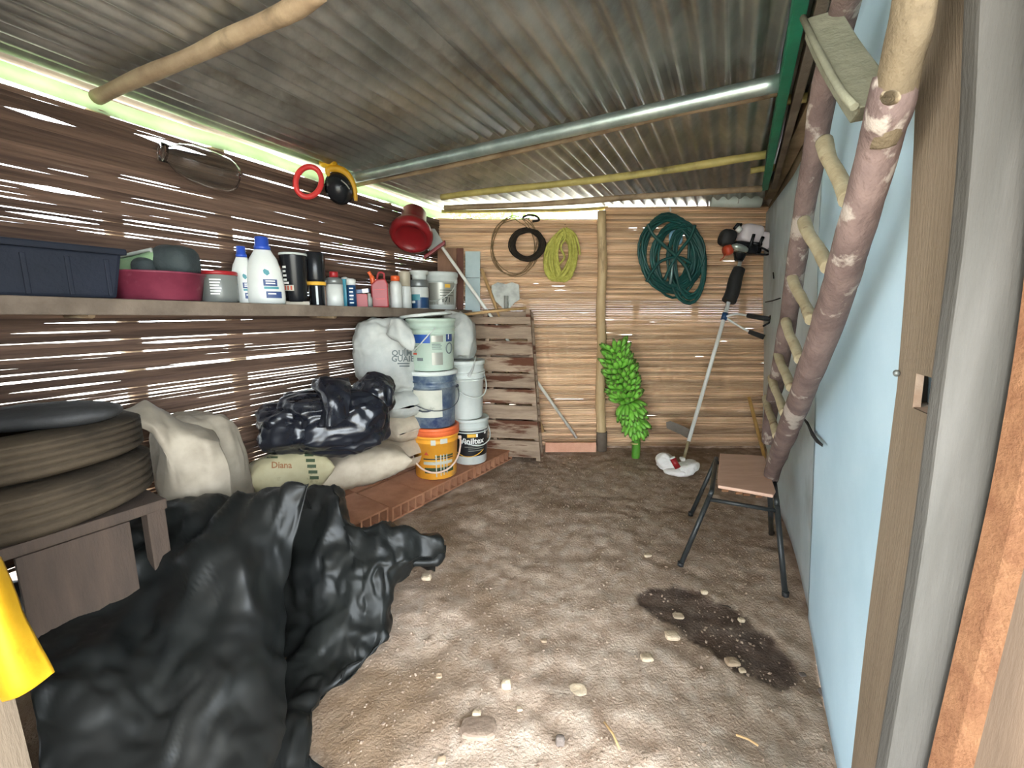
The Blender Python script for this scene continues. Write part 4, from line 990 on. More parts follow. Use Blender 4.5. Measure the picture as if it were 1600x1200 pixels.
bail(o, c1, R5*1.03, h5*.82, h5*.44, ph, 'white_plastic', .0045, side=.55)

# ================================================================== SACKS
# white bag on the right stack
p = P(722, 548, 3.10); k = mpp(p); top = c1.z+h5+.002
o = thing('plastic_bag', 'white plastic bag with faint print slumped on the plain white bucket', 'bag', V((c1.x, c1.y, top)))
bz = (P(722, 500, 3.1).z+top)/2
A = sblob(k*27, k*26, k*39, T((p.x-.0, 3.14, top+k*38)), 50, 64, .8, .8, .012, 10, 3, .03, 9, flat=-k*38, fine=.01)
A = facet(A, A.reshape(-1, 3).mean(0), 3, 46, .86, 1.04)
A[..., 0] += np.clip((A[..., 2]-top)/(k*78), 0, 1)*-.05
mb = MB(); mb.grid(A, closed_u=True); mb.build('bag_body', 'sack_white', o)
mb = MB(); mb.grid(cloth([[P(738, 572, 3.03), P(742, 562, 3.0), P(744, 556, 3.02)], [P(733, 582, 3.0), P(737, 580, 2.98), P(741, 573, 3.0)], [P(727, 579, 3.01), P(731, 588, 2.985), P(735, 590, 2.985)]], 5, .003)); mb.build('bag_flap', 'sack_white', o, solid=.003)
mb = MB(); mb.grid(cloth([[P(706, 497, 3.12), P(714, 490, 3.12), P(717, 492, 3.14)], [P(704, 512, 3.09), P(713, 505, 3.07), P(722, 512, 3.1)], [P(704, 530, 3.08), P(716, 528, 3.04), P(729, 532, 3.08)]], 5, .004)); mb.build('bag_neck', 'sack_white', o, solid=.003)
for i, (dx, t) in enumerate(((0, 'M'), (.03, 'A'))):
    pass
for i in range(4):
    a = P(711+i*3.5, 541+i*9, 3.0); mb = MB(); mb.box(.035, .004, .02, T(a) @ Ry(.9)); 
# stacked sacks behind the buckets
def lay(name, label, px, py, Y, L, W, Th, yaw, mat, seed, roll=0, pitch=0, group='sacks on the brick platform', **kw):
    c = P(px, py, Y); mt = T(c) @ Rz(yaw) @ Ry(pitch) @ Rx(roll)
    o = thing(name, label, 'sack', V((c.x, c.y, c.z-Th/2)), group)
    mb = MB(); mb.grid(pillow(L, W, Th, mt, seed=seed, **kw), closed_u=True); mb.build('sack_body', mat, o, recalc=True)
    return o, mt
aL = math.atan2(DL.y, DL.x)
o, mt = lay('filled_sack', 'lowest cream sack behind the orange bucket, with a small red print', 622, 702, 2.83, .40, .34, .21, aL+1.35, 'sack_cream', 2, ramp=.022)
tx = P(634, 708, 2.62)
o, mt = lay('filled_sack', 'pale sack lying second from the bottom behind the orange bucket', 622, 663, 2.83, .40, .34, .19, aL+1.45, 'sack_cream', 3, ramp=.022)
o, mt = lay('filled_sack', 'crumpled white sack lying right under the tall white sack', 622, 627, 2.82, .40, .34, .19, aL+1.3, 'sack_white', 4, ramp=.035)
# tall white sack
p = P(604, 555, 2.78); k = mpp(p); zb = P(600, 612, 2.8).z-.02
hh = (P(600, 496, 2.75).z-zb)/2
o = thing('filled_sack', 'tall white printed sack with a folded-over neck, on top of the sack pile', 'sack', V((p.x, p.y, zb)), 'sacks on the brick platform')
A = sblob(k*48, k*42, hh, T((p.x, p.y, zb+hh)) @ Rz(.5), 60, 84, .62, .8, .012, 9, 6, .035, 8, flat=-hh*.96, fine=.01)
A = facet(A, A.reshape(-1, 3).mean(0), 2, 46, .88, 1.04)
mb = MB(); mb.grid(A, closed_u=True); mb.build('sack_body', 'sack_white', o)
mb = MB(); mb.grid(cloth([[P(610, 498, 2.60), P(622, 499, 2.585), P(634, 506, 2.60)], [P(604, 518, 2.585), P(622, 514, 2.55), P(644, 520, 2.58)], [P(603, 523, 2.59), P(626, 532, 2.54), P(648, 534, 2.57)], [P(618, 532, 2.6), P(634, 544, 2.56), P(646, 549, 2.58)]], 7, .016, 14, 3, .02, 14)); mb.build('folded_neck', 'sack_white', o, solid=.006)
from mathutils.bvhtree import BVHTree
def surf_map(ob, px0, py0, kpx, off=.003):
    """flat print laid on an object's surface, looked up along the line of sight once"""
    me = ob.data; W = WM[ob.parent] if ob.parent else WM[ob]
    bt = BVHTree.FromPolygons([W @ v.co for v in me.vertices], [tuple(q.vertices) for q in me.polygons])
    def fn(x, y):
        c = V((0, 0, H)); d = ray(px0+x, py0-y).normalized(); hit = bt.ray_cast(c, d)
        if hit[0] is None:
            hit = (bt.find_nearest(c+d*kpx)[0],)
        return hit[0]-d*off
    return fn
tall_body = [c for c in o.children if c.name.startswith('sack_body')][0]
dist = (p-V((0, 0, H))).length
text_mesh('QUÍM', o, 'print_grey', surf_map(tall_body, 628, 552, dist), 9, bold=True)
text_mesh('GUAIB', o, 'print_grey', surf_map(tall_body, 630, 561, dist), 9, bold=True)
for i, (a, b) in enumerate(((621, 640), (624, 640))):
    mb = patch(surf_map(tall_body, 0, 0, dist), a, b, -(569+4*i), -(567+4*i), 6, 1); mb.build('print_line', 'print_grey', o, recalc=False)
# front sacks
o, mt = lay('filled_sack', 'cream sack with a pinched corner on the front of the brick platform', 566, 727, 2.42, .50, .40, .20, .45, 'sack_cream', 7, roll=-.15, pitch=-.10, ramp=.03, n=60, m=56)
o, mt = lay('filled_sack', 'yellowish printed sack under the black bag, left of the cream sack', 452, 737, 2.13, .38, .30, .22, .62, 'sack_yellow', 8, roll=-.2, ramp=.03, n=50, m=56)
yb_ = [c for c in o.children][0]; dist = (P(452, 735, 2.1)-V((0, 0, H))).length
text_mesh('Diana', o, 'print_brown', surf_map(yb_, 440, 727, dist, .004), 10, bold=True)
for i in range(5): patch(surf_map(yb_, 0, 0, dist), 476+i*2, 490+i*2, -(713+9*i), -(708+9*i), 5, 1).build('print_mark', 'print_green', o, recalc=False)
patch(surf_map(yb_, 0, 0, dist), 412, 434, -716, -713, 6, 1).build('print_mark', 'print_green', o, recalc=False)
# black rubbish bag
p = P(512, 655, 2.2); k = mpp(p)
o = thing('rubbish_bag', 'full shiny black rubbish bag lying on the cream sacks', 'bag', V((p.x, p.y, p.z-k*58)))
A = sblob(k*84, k*62, k*54, T(P(523, 655, 2.22)) @ Rz(.35), 110, 160, .72, .8, .018, 5, 3, .055, 6, rv=(.55, 1.4, .8), fine=.016)
A = facet(A, A.reshape(-1, 3).mean(0), 4, 70, .84, 1.02)
mb = MB(); mb.grid(A, closed_u=True); mb.build('bag_body', 'bag_black', o)
A = sblob(k*52, k*46, k*40, T(P(455, 668, 2.12)) @ Rz(.2), 70, 100, .85, .85, .012, 6, 8, .045, 8, rv=(.7, 1.4, .8), fine=.014)
A = facet(A, A.reshape(-1, 3).mean(0), 8, 60, .84, 1.02)
mb = MB(); mb.grid(A, closed_u=True); mb.build('bag_lobe', 'bag_black', o)
A = cloth([[P(490, 592, 2.14), P(500, 588, 2.1), P(515, 590, 2.14), P(545, 592, 2.2)], [P(484, 603, 2.08), P(505, 608, 2.02), P(525, 600, 2.06), P(548, 602, 2.12)], [P(498, 625, 2.04), P(510, 630, 1.98), P(530, 625, 2.0), P(548, 618, 2.06)], [P(496, 668, 2.0), P(511, 668, 1.93), P(526, 664, 1.97), P(546, 650, 2.02)]], 8, .02, 10, 6, .03, 12)
mb = MB(); mb.grid(A); mb.build('bag_neck', 'bag_black', o, solid=.003)
A = sblob(k*34, k*34, k*34, T(P(585, 618, 2.3)), 60, 84, .9, .9, .01, 7, 5, .035, 9, rv=(.6, 1.4, .8), fine=.014)
A = facet(A, A.reshape(-1, 3).mean(0), 9, 50, .82, 1.02)
mb = MB(); mb.grid(A, closed_u=True); mb.build('bag_lobe', 'bag_black', o)

# ================================================================== PALLET
pb = V((.232, 3.36, .0)); pbl = V((-.46, 3.47, 0))
dx = (pbl-pb).normalized(); back = V((-dx.y, dx.x, 0));
if back.y < 0: back = -back
upv = (V((0, 0, 1.2))+back*.05+dx*.10).normalized()
pt = thing('wooden_pallet', 'weathered wooden pallet standing on edge against the back corner', 'pallet', (pb+pbl)/2)
Wp, Hp = .72, 1.215
mtp = frame(pb+V((0, 0, .005)), x=dx, z=upv)
yb2 = mtp.to_3x3() @ V((0, 1, 0)); sgn = 1 if yb2.dot(back) > 0 else -1
ys = [(506, 520), (524, 546), (550, 572), (576, 597), (601, 621), (625, 646), (650, 671), (675, 692), (696, 704)]
edges = [(1.10, 1.155), (.985, 1.09), (.855, .965), (.725, .838), (.598, .710), (.470, .582), (.345, .455), (.185, .330), (.03, .165)]
rp = random.Random(5)
for i, (z0, z1) in enumerate(edges):
    mb = MB(); mb.box(Wp, .018, z1-z0, mtp @ T((Wp/2+.0, -sgn*(.009), (z0+z1)/2)) @ Ry(rp.uniform(-.006, .006))); mb.build('slat', 'pallet_wood', pt, bevel=.003)
for x in (.02, Wp/2, Wp-.03):                                   # stringers with two notches
    poly = [(0, 0), (.1, 0), (.1, Hp), (0, Hp)]
    for (z0, z1, w) in ((0, .10, .1), (.10, .50, .045), (.50, .66, .1), (.66, 1.08, .045), (1.08, 1.215, .1)):
        mb = MB(); mb.box(.034, .045 if w < .1 else .095, z1-z0-.001, mtp @ T((x, sgn*((.0225 if w < .1 else .0475)), (z0+z1)/2))); mb.build('stringer', 'pallet_wood', pt, bevel=.002)
for i, (z0, z1) in enumerate(((.03, .14), (.3, .4), (.55, .65), (.8, .9), (1.1, 1.2))):
    mb = MB(); mb.box(Wp, .018, z1-z0, mtp @ T((Wp/2, sgn*.105, (z0+z1)/2))); mb.build('slat', 'pallet_wood', pt, bevel=.002)
mb = MB(); mb.box(.02, .02, Hp-.02, mtp @ T((-.0, sgn*.105, Hp/2-.01))); mb.build('edge_strip', 'pallet_wood', pt, bevel=.002)
a, b = P(698, 495, 3.28), P(822, 481, 3.38)
o = thing('thin_lath', 'thin pale lath laid along the top of the standing pallet', 'lath', a)
mb = MB(); mb.tube([a, a.lerp(b, .5)+V((0, 0, .003)), b], .011, 8); mb.build('lath_body', 'stick_tan', o)
# shovel and stick behind the pallet
Ys = 3.60
o = thing('shovel', 'steel shovel standing blade up behind the pallet', 'shovel', P(790, 700, Ys))
pts = [(768, 446), (778, 441), (790, 444), (800, 441), (811, 445), (812, 468), (803, 474), (796, 482), (786, 482), (778, 474), (769, 466)]
A = [P(x, y, Ys) for x, y in pts]; n = len(A); Bk = [v+V((0, .012, 0)) for v in A]; mb = MB(); mb.add(A+Bk, [tuple(range(n)), tuple(range(2*n-1, n-1, -1))]+[(i, i+n, (i+1) % n+n, (i+1) % n) for i in range(n)]); mb.build('blade', 'shovel_steel', o)
mb = MB(); mb.tube([P(791, 478, Ys), P(792, 560, Ys+.0), P(793, 690, Ys)], .016, 10); mb.build('shaft', 'stick_tan', o)
mb = MB(); mb.tube([P(791, 462, Ys-.012), P(791, 486, Ys-.008)], .018, 10); mb.build('socket', 'shovel_steel', o)
a, b = P(752, 420, 3.6), P(790, 520, 3.56)
o = thing('tool_handle', 'tan wooden tool handle leaning left of the shovel blade', 'stick', b)
mb = MB(); mb.tube([a, b, b+(b-a)*1.6], .014, 10); mb.build('handle_body', 'stick_tan', o)
# pink brick on the ground at the back wall
a, b = P(852, 706, 3.58), P(931, 706, 3.58); o = thing('clay_tile', 'pink clay tile standing on the ground against the back wall', 'tile', (a+b)/2)
k = mpp(a); mb = MB(); mb.box((b-a).length, .03, k*15, frame((a+b)/2, x=(b-a), z=V((0, .1, 1))), c=(0, 0, k*7.5)); mb.build('tile_body', 'clay_pink', o, bevel=.003)

# ================================================================== TYRES, STAND, OLD SACK
tc = V((-1.47, 1.25, .60)); Rt = .295
def tyre(c, R, h, label, seed):
    o = thing('tyre', label, 'tyre', c, 'dusty tyres on the stand')
    pr = [(.55, .08), (.60, .02), (.72, 0), (.90, .03), (.97, .12)]
    for i in range(4): z = .18+i*.17; pr += [(1.0, z), (1.0, z+.11), (.965, z+.12), (.965, z+.155)]
    pr += [(1.0, .86), (.97, .90), (.90, .98), (.72, 1.0), (.60, .98), (.55, .92)]
    n = 64; vs = []
    for r, z in pr:
        for q in range(n):
            a = 2*math.pi*q/n; w = 1+.012*math.sin(3*a+seed)+.006*math.sin(7*a); vs.append((R*r*w*math.cos(a), R*r*w*math.sin(a), h*z+.008*math.sin(2*a+seed)))
    fs = [(i*n+q, i*n+(q+1) % n, (i+1)*n+(q+1) % n, (i+1)*n+q) for i in range(len(pr)-1) for q in range(n)]
    fs += [((len(pr)-1)*n+q, (len(pr)-1)*n+(q+1) % n, (q+1) % n, q) for q in range(n)]
    mb = MB(); mb.add(vs, fs, T(c), True); mb.build('tread', 'rubber_dusty', o)
    return o
tyre(tc+V((0, 0, .0)), Rt, .145, 'lower dusty ribbed tyre lying on the wooden stand by the slatted wall', 1)
tyre(tc+V((-.0, .0, .15)), Rt*.97, .12, 'upper dusty tyre lying on top of the ribbed one', 2)
p = P(95, 645, 1.3); o = thing('rubber_strip', 'dark rubber inner tube folded on top of the upper tyre', 'inner tube', p)
mb = MB(); mb.grid(sblob(.17, .10, .035, T(P(70, 650, 1.22)) @ Rz(.5), 20, 40, .9, .9, .008, 12, 3, .012, 12), closed_u=True); mb.build('tube_body', 'black_rubber', o)
st = thing('wooden_stand', 'rough wooden stand holding the dusty tyres by the slatted wall', 'stand', V((tc.x, tc.y, 0)))
e0, e1 = V((-1.75, 1.02, .575)), V((-1.18, 1.50, .575))
dS = V((.5, .86, 0)).normalized(); nS = V((.86, -.5, 0))
mb = MB(); mb.box(.50, .50, .035, frame(tc+V((.0, .0, -.02)), x=dS, y=nS)); mb.build('top_board', 'stump_wood', st, bevel=.005)
for q, (u, w) in enumerate(((.22, .22), (-.2, .22), (.22, -.2), (-.2, -.2))):
    c = tc+dS*u+nS*w; mb = MB(); mb.box(.05, .05, .565, frame(V((c.x, c.y, .285)), x=dS, y=nS)); mb.build('leg', 'frame_white' if q == 1 else 'stump_wood', st, bevel=.004)
mb = MB(); c = tc+dS*.03+nS*.24; mb.box(.24, .02, .30, frame(V((c.x, c.y, .41)), x=dS, y=nS)); mb.build('front_board', 'stump_wood', st, bevel=.003)
# old cream sack standing behind
p = P(300, 720, 1.80); o = thing('empty_sack', 'crumpled old cream sack slumped between the tyres and the slatted wall', 'sack', V((p.x, p.y, 0)))
A = sblob(.16, .14, .385, T((p.x+.0, p.y, .385)) @ Rz(1.1), 60, 80, .5, .8, .015, 7, 12, .05, 6, rv=(1.2, 1.2, .5), fine=.008)
tt = np.clip(A[..., 2]/.8, 0, 1); A[..., 0] += .05*np.sin(tt*3)
mb = MB(); mb.grid(A, closed_u=True); mb.build('sack_body', 'sack_old', o)
A = cloth([[P(182, 645, 1.55), P(208, 632, 1.58), P(228, 624, 1.62), P(244, 634, 1.66), P(275, 652, 1.75), P(305, 655, 1.8), P(325, 660, 1.8)],
           [P(186, 654, 1.50), P(212, 650, 1.52), P(238, 652, 1.54), P(262, 664, 1.58), P(290, 672, 1.62), P(318, 676, 1.66), P(344, 688, 1.7)],
           [P(190, 658, 1.48), P(222, 664, 1.50), P(245, 674, 1.5), P(268, 690, 1.54), P(296, 690, 1.58), P(322, 692, 1.6), P(345, 692, 1.66)],
           [P(236, 670, 1.52), P(246, 690, 1.52), P(258, 715, 1.53), P(278, 730, 1.55), P(300, 735, 1.57), P(330, 735, 1.6), P(358, 730, 1.66)],
           [P(246, 690, 1.55), P(254, 720, 1.54), P(268, 745, 1.55), P(285, 760, 1.56), P(305, 770, 1.58), P(335, 770, 1.6), P(362, 765, 1.66)],
           [P(240, 760, 1.6), P(248, 780, 1.58), P(260, 800, 1.57), P(285, 810, 1.57), P(305, 815, 1.58), P(335, 820, 1.6), P(366, 815, 1.66)]], 7, .012, 9, 5, .02, 9)
mb = MB(); mb.grid(A); mb.build('sack_mouth', 'sack_old', o, solid=.004)

# ================================================================== BLACK TARP
tp_ = thing('black_tarp', 'large black plastic tarp heaped over a pile in the left foreground', 'tarp', PZ(300, 1050, 0))
def row(pts): return [P(x, y, Y) for x, y, Y in pts]
R0 = row([(18, 905, 1.24), (120, 852, 1.36), (200, 806, 1.47), (262, 780, 1.53), (340, 768, 1.55), (420, 760, 1.53), (476, 748, 1.50)])
Rb = [v+V((-.06, .14, -.22)) for v in R0]; Rc = [v+V((-.05, .16, -.52)) for v in R0]
rows = [Rc, Rb, R0,
  row([(24, 950, 1.14), (120, 915, 1.2), (200, 870, 1.3), (250, 845, 1.36), (350, 860, 1.30), (420, 850, 1.36), (470, 830, 1.44)]),
  row([(36, 1015, 1.0), (140, 1000, 1.05), (225, 985, 1.14), (290, 970, 1.15), (360, 985, 1.14), (420, 960, 1.24), (456, 925, 1.36)]),
  row([(50, 1090, .90), (150, 1090, .93), (245, 1085, 1.0), (310, 1075, 1.0), (365, 1085, 1.0), (415, 1060, 1.08), (447, 1030, 1.2)]),
  row([(60, 1180, .82), (155, 1190, .83), (250, 1190, .87), (320, 1185, .87), (375, 1180, .88), (415, 1160, .93), (440, 1120, 1.03)]),
  row([(66, 1290, .74), (160, 1290, .75), (255, 1290, .78), (330, 1290, .78), (380, 1280, .79), (412, 1260, .82), (420, 1235, .86)]),
  row([(60, 1400, .70), (160, 1400, .71), (255, 1400, .72), (330, 1400, .72), (380, 1400, .72), (412, 1380, .74), (425, 1330, .79)])]
mb = MB(); mb.grid(cloth(rows, 13, .016, 5, 3, .075, 4.2, rv=(1.15, .9, .4), fine=.028)); mb.build('tarp_sheet', 'tarp_black', tp_, solid=.003)
R0 = row([(410, 800, 1.74), (478, 768, 1.72), (522, 757, 1.70), (541, 796, 1.66), (566, 815, 1.62), (636, 823, 1.64), (688, 846, 1.68)])
rows = [[v+V((-.06, .2, -.25)) for v in R0], R0,
  row([(404, 870, 1.63), (482, 848, 1.56), (528, 852, 1.52), (560, 862, 1.5), (610, 868, 1.53), (650, 868, 1.58), (692, 866, 1.66)]),
  row([(404, 940, 1.53), (482, 925, 1.46), (526, 915, 1.44), (566, 905, 1.44), (595, 898, 1.47), (622, 890, 1.52), (668, 878, 1.62)]),
  row([(408, 1000, 1.43), (488, 985, 1.36), (528, 978, 1.35), (562, 972, 1.37), (590, 962, 1.41), (604, 950, 1.45), (611, 936, 1.5)]),
  row([(415, 1050, 1.28), (490, 1054, 1.25), (520, 1048, 1.26), (550, 1038, 1.28), (578, 1020, 1.32), (598, 1002, 1.36), (610, 985, 1.42)]),
  row([(410, 1110, 1.1), (470, 1100, 1.12), (486, 1100, 1.125), (492, 1100, 1.13), (490, 1105, 1.13), (488, 1108, 1.13), (487, 1112, 1.12)]),
  row([(420, 1240, .87), (440, 1240, .87), (460, 1240, .88), (475, 1240, .88), (485, 1240, .885), (494, 1238, .89), (500, 1235, .89)])]
mb = MB(); mb.grid(cloth(rows, 13, .016, 7, 9, .07, 5.5, rv=(1, 1, .7), fine=.03)); mb.build('tarp_sheet', 'tarp_black', tp_, solid=.003)
mb = MB(); A = [P(690, 852, 1.68), P(688, 866, 1.66), P(676, 878, 1.63), P(640, 878, 1.6)]; mb.tube(smooth_path(A, 6), [.02]*6+[.024]*6+[.016]*7, 10); mb.build('tarp_hem', 'tarp_black', tp_)

# yellow cover hanging by the left door post
o = thing('yellow_cover', 'yellow plastic sleeve hanging beside the left door post', 'sleeve', P(20, 1000, .80))
A = cloth([[P(-120, 830, .80), P(-40, 850, .72), P(-2, 872, .78)], [P(-90, 930, .80), P(-20, 960, .71), P(38, 965, .77)], [P(-70, 1040, .80), P(10, 1070, .71), P(74, 1030, .77)], [P(-60, 1095, .80), P(18, 1092, .72), P(84, 1050, .77)]], 7, .004, 9)
mb = MB(); mb.grid(A); mb.build('sleeve_body', 'yellow_plastic', o, solid=.006)
# ================================================================== ON THE BACK WALL
def pb_(px, py, d=.03): return P(px, py, YB-d)
def loops(cx, cy, rx, ry, n, seed, d0, depth, jit, tilt=0, steps=22, open_=True, squash=None):
    r = random.Random(seed); pts = []
    for i in range(n):
        ax, ay = rx*(1+r.uniform(-jit, jit*.4)), ry*(1+r.uniform(-jit, jit*.4)); ox, oy = r.uniform(-1, 1)*rx*jit*.7, r.uniform(-.4, 1)*ry*jit*.6
        dd = d0+depth*(i/max(1, n-1)); tl = tilt+r.uniform(-.12, .12); w1 = r.uniform(-.1, .1)
        for q in range(steps):
            t = math.pi/2+2*math.pi*q/steps; x = ax*math.cos(t)*(1+w1*math.sin(2*t)); y = ay*math.sin(t)
            f = i+q/steps
            pts.append(pb_(cx+ox+x*math.cos(tl)+y*math.sin(tl), cy+oy-(y*math.cos(tl)-x*math.sin(tl)), dd+.008*math.sin(t*3+i)))
    return pts
def smooth3(pts, k=2):
    for _ in range(k): pts = [pts[0]]+[(pts[i-1]+pts[i]*2+pts[i+1])/4 for i in range(1, len(pts)-1)]+[pts[-1]]
    return pts
# rolled white foam at the top right
a, b = P(1111, 314, 3.58), P(1189, 315, 3.50)
o = thing('foam_roll', 'short white roll tucked on top of the back wall in the right corner', 'roll', a)
mb = MB(); mb.tube([a, a.lerp(b, .5)+V((0, 0, -.003)), b], [.042, .044, .043], 18); mb.build('roll_body', 'roll_white', o)
mb = MB(); mb.tube([a.lerp(b, .52)+V((0, 0, -.0)), a.lerp(b, .535)], .0455, 18); mb.build('strap', 'print_silver', o)
# green hose
o = thing('garden_hose', 'coiled dark green garden hose hung on the back wall', 'hose', pb_(1050, 470))
pts = loops(1043, 392, 43, 60, 11, 3, .03, .06, .14, tilt=-.06)+loops(1058, 400, 40, 60, 9, 9, .06, .04, .2, tilt=.16)+loops(1074, 408, 28, 60, 6, 5, .08, .02, .2, tilt=-.1)
mb = MB(); mb.tube(smooth3(pts), .0105, 8); mb.build('hose_coil', 'hose_green', o)
mb = MB(); pts = [pb_(x, y, .125) for x, y in ((1012, 350), (1020, 366), (1036, 382), (1056, 400), (1072, 418), (1080, 440))]; mb.tube(smooth_path(pts, 6), .0135, 8)
pts = [pb_(x, y, .13) for x, y in ((1086, 352), (1078, 372), (1064, 390), (1050, 412), (1038, 438))]; mb.tube(smooth_path(pts, 6), .0135, 8)
pts = [pb_(x, y, .12) for x, y in ((1010, 440), (1030, 410), (1060, 402), (1080, 412))]; mb.tube(smooth_path(pts, 6), .012, 8); mb.build('hose_strand', 'hose_green', o)
mb = MB(); mb.tube([pb_(1051, 404, .13), pb_(1050, 425, .135), pb_(1047, 444, .13)], .0095, 8); mb.build('hose_end', 'hose_tip', o)
mb = MB(); mb.tube([pb_(1047, 326, -.0), pb_(1047, 324, .10), pb_(1048, 330, .12)], .006, 8); mb.build('hook', 'print_white', o)
p = pb_(1055, 372, .02); o = thing('plastic_bag', 'pale blue plastic bag tucked behind the green hose', 'bag', p)
k = mpp(p); mb = MB(); mb.grid(sblob(k*11, .015, k*12, T(pb_(1056, 371, .022)), 20, 28, amp=.006, freq=26, seed=3, ramp=.006, rfreq=20), closed_u=True); mb.build('bag_body', 'bag_blue', o)
# yellow rope
o = thing('yellow_rope', 'hank of yellow-green rope hung on the back wall left of the post', 'rope', pb_(877, 440))
pts = loops(874, 400, 21, 38, 13, 4, .03, .05, .2, tilt=.18)+loops(882, 398, 17, 38, 8, 6, .06, .02, .25, tilt=.05)
mb = MB(); mb.tube(smooth3(pts, 1), .0098, 7); mb.build('rope_coil', 'rope_yellow', o)
mb = MB(); mb.tube(smooth_path([pb_(x, y, .085) for x, y in ((884, 356), (898, 366), (904, 384), (906, 398))], 6), .009, 7); mb.tube(smooth_path([pb_(x, y, .09) for x, y in ((880, 356), (884, 370), (876, 386), (882, 402), (872, 414))], 6), .009, 7); mb.build('rope_end', 'rope_yellow', o)
mb = MB(); mb.tube([pb_(883, 351, 0), pb_(883, 351, .09)], .004, 6); mb.build('nail', 'wire_dark', o)
# wire coils
o = thing('wire_coil', 'thick ring of dark wire hung on the back wall beside the yellow rope', 'wire', pb_(824, 405))
mb = MB(); mb.tube(smooth3(loops(824, 382, 25.5, 24, 26, 2, .03, .05, .16, steps=24), 1), .006, 6); mb.build('coil', 'wire_dark', o)
o = thing('wire_loop', 'large loose loops of thin rusty wire behind the dark wire ring', 'wire', pb_(800, 430))
mb = MB(); mb.tube(smooth3(loops(804, 384, 40, 46, 5, 12, .012, .012, .16, steps=28), 1), .003, 6); mb.build('coil', 'wire_rust', o)
o = thing('wire_scrap', 'dark scrap of bent iron hanging at the top of the rusty wire loops', 'wire', pb_(832, 342))
mb = MB(); mb.tube(smooth_path([pb_(x, y, .05) for x, y in ((816, 340), (826, 336), (838, 338), (842, 344), (832, 346))], 5), .009, 8); mb.build('scrap_body', 'wire_dark', o)

# ================================================================== BANANAS
o = thing('banana_bunch', 'big bunch of green bananas standing stalk down against the back wall', 'bananas', P(993, 716, 3.46))
def ax_pt(t): return P(962+t*32-8*math.sin(t*3)*.4, 548+t*118, 3.50-.03*t)      # top to bottom of the fruit
a0, a1 = ax_pt(0), ax_pt(1)
mb = MB(); mb.tube(smooth_path([P(978, 655, 3.47), P(990, 672, 3.45), P(994, 690, 3.45), P(993, 716, 3.46)], 6), [.030]*6+[.034]*6+[.034]*6+[.03], 14); mb.build('stalk', 'banana_stalk', o)
mb = MB(); mb.tube([P(993, 714, 3.46), P(993, 718, 3.46)], .031, 14); mb.build('stalk_cut', 'stalk_cut', o)
mb = MB(); mb.tube([P(992, 691, 3.448), P(992, 693, 3.448)], .0355, 14); mb.build('stalk_ring', 'stalk_cut', o)
mb = MB(); mb.tube(smooth_path([a0, ax_pt(.3), ax_pt(.6), a1, P(984, 668, 3.47)], 5), .024, 10); mb.build('core', 'banana_stalk', o)
# one banana, along +x, curved upward in z
def banana_mesh(L):
    mb = MB(); n = 11; pts, rs = [], []
    for i in range(n):
        t = i/(n-1); pts.append(V((L*t*(1-.08*t), 0, L*(.42*(t-.08)**2))))
        rs.append(.0175*(.42 if i == 0 else .5 if i == 1 else min(1, .55+t*1.6) if t < .5 else min(1, .30+(1-t)*2.3)))
    mb.tube(pts, rs, 6); mb.mi = [1 if min(f)//6 >= n-2 else 0 for f in mb.f]
    me = bpy.data.meshes.new('banana'); me.from_pydata([tuple(p) for p in mb.v], [], mb.f); me.polygons.foreach_set('use_smooth', mb.sm); me.polygons.foreach_set('material_index', mb.mi)
    me.materials.append(MATS['banana']); me.materials.append(MATS['banana_tip']); return me
bms = [banana_mesh(.125), banana_mesh(.115), banana_mesh(.10)]
rbn = random.Random(8)
Wi = WM[o].inverted()
for hnd in range(9):
    t = hnd/8; c = ax_pt(t*.97+.0); axd = (ax_pt(min(1, t+.1))-ax_pt(max(0, t-.1))).normalized()
    wdt = .62+.38*math.sin(math.pi*(.22+t*.6)); nf = 11 if hnd else 8
    e1 = V((1, 0, 0))-axd*axd.x; e1.normalize(); e2 = axd.cross(e1)
    if e2.y > 0: e2 = -e2
    for row_ in (0, 1):
        for q in range(nf):
            th = math.radians(-28+236*(q+.5*row_)/(nf-1)) if True else 0
            rad = e1*math.cos(th)+e2*math.sin(th)
            if rad.y > .5: continue
            dn = (-.35+.55*t+.2*row_)+rbn.uniform(-.12, .12)
            if hnd >= 7: dn += .55*row_+.1
            d = (rad+axd*dn+V((rbn.uniform(-.1, .1), 0, rbn.uniform(-.1, .1)))).normalized()
            base = c+axd*(row_*.028-.014)+rad*.02
            side = axd.cross(rad).normalized()
            zc = d.cross(side).normalized()
            if zc.dot(axd) < 0: zc = -zc
            zc = -zc if t < .75 else zc
            m = frame(base, x=d, z=zc); sc = wdt*rbn.uniform(1.12, 1.34)
            b = bpy.data.objects.new('banana', bms[rbn.randrange(3)]); COL.objects.link(b); b.parent = o
            b.matrix_parent_inverse = Matrix.Identity(4); b.matrix_local = Wi @ m @ Matrix.Diagonal((sc, sc*1.12, sc, 1)); WM[b] = m
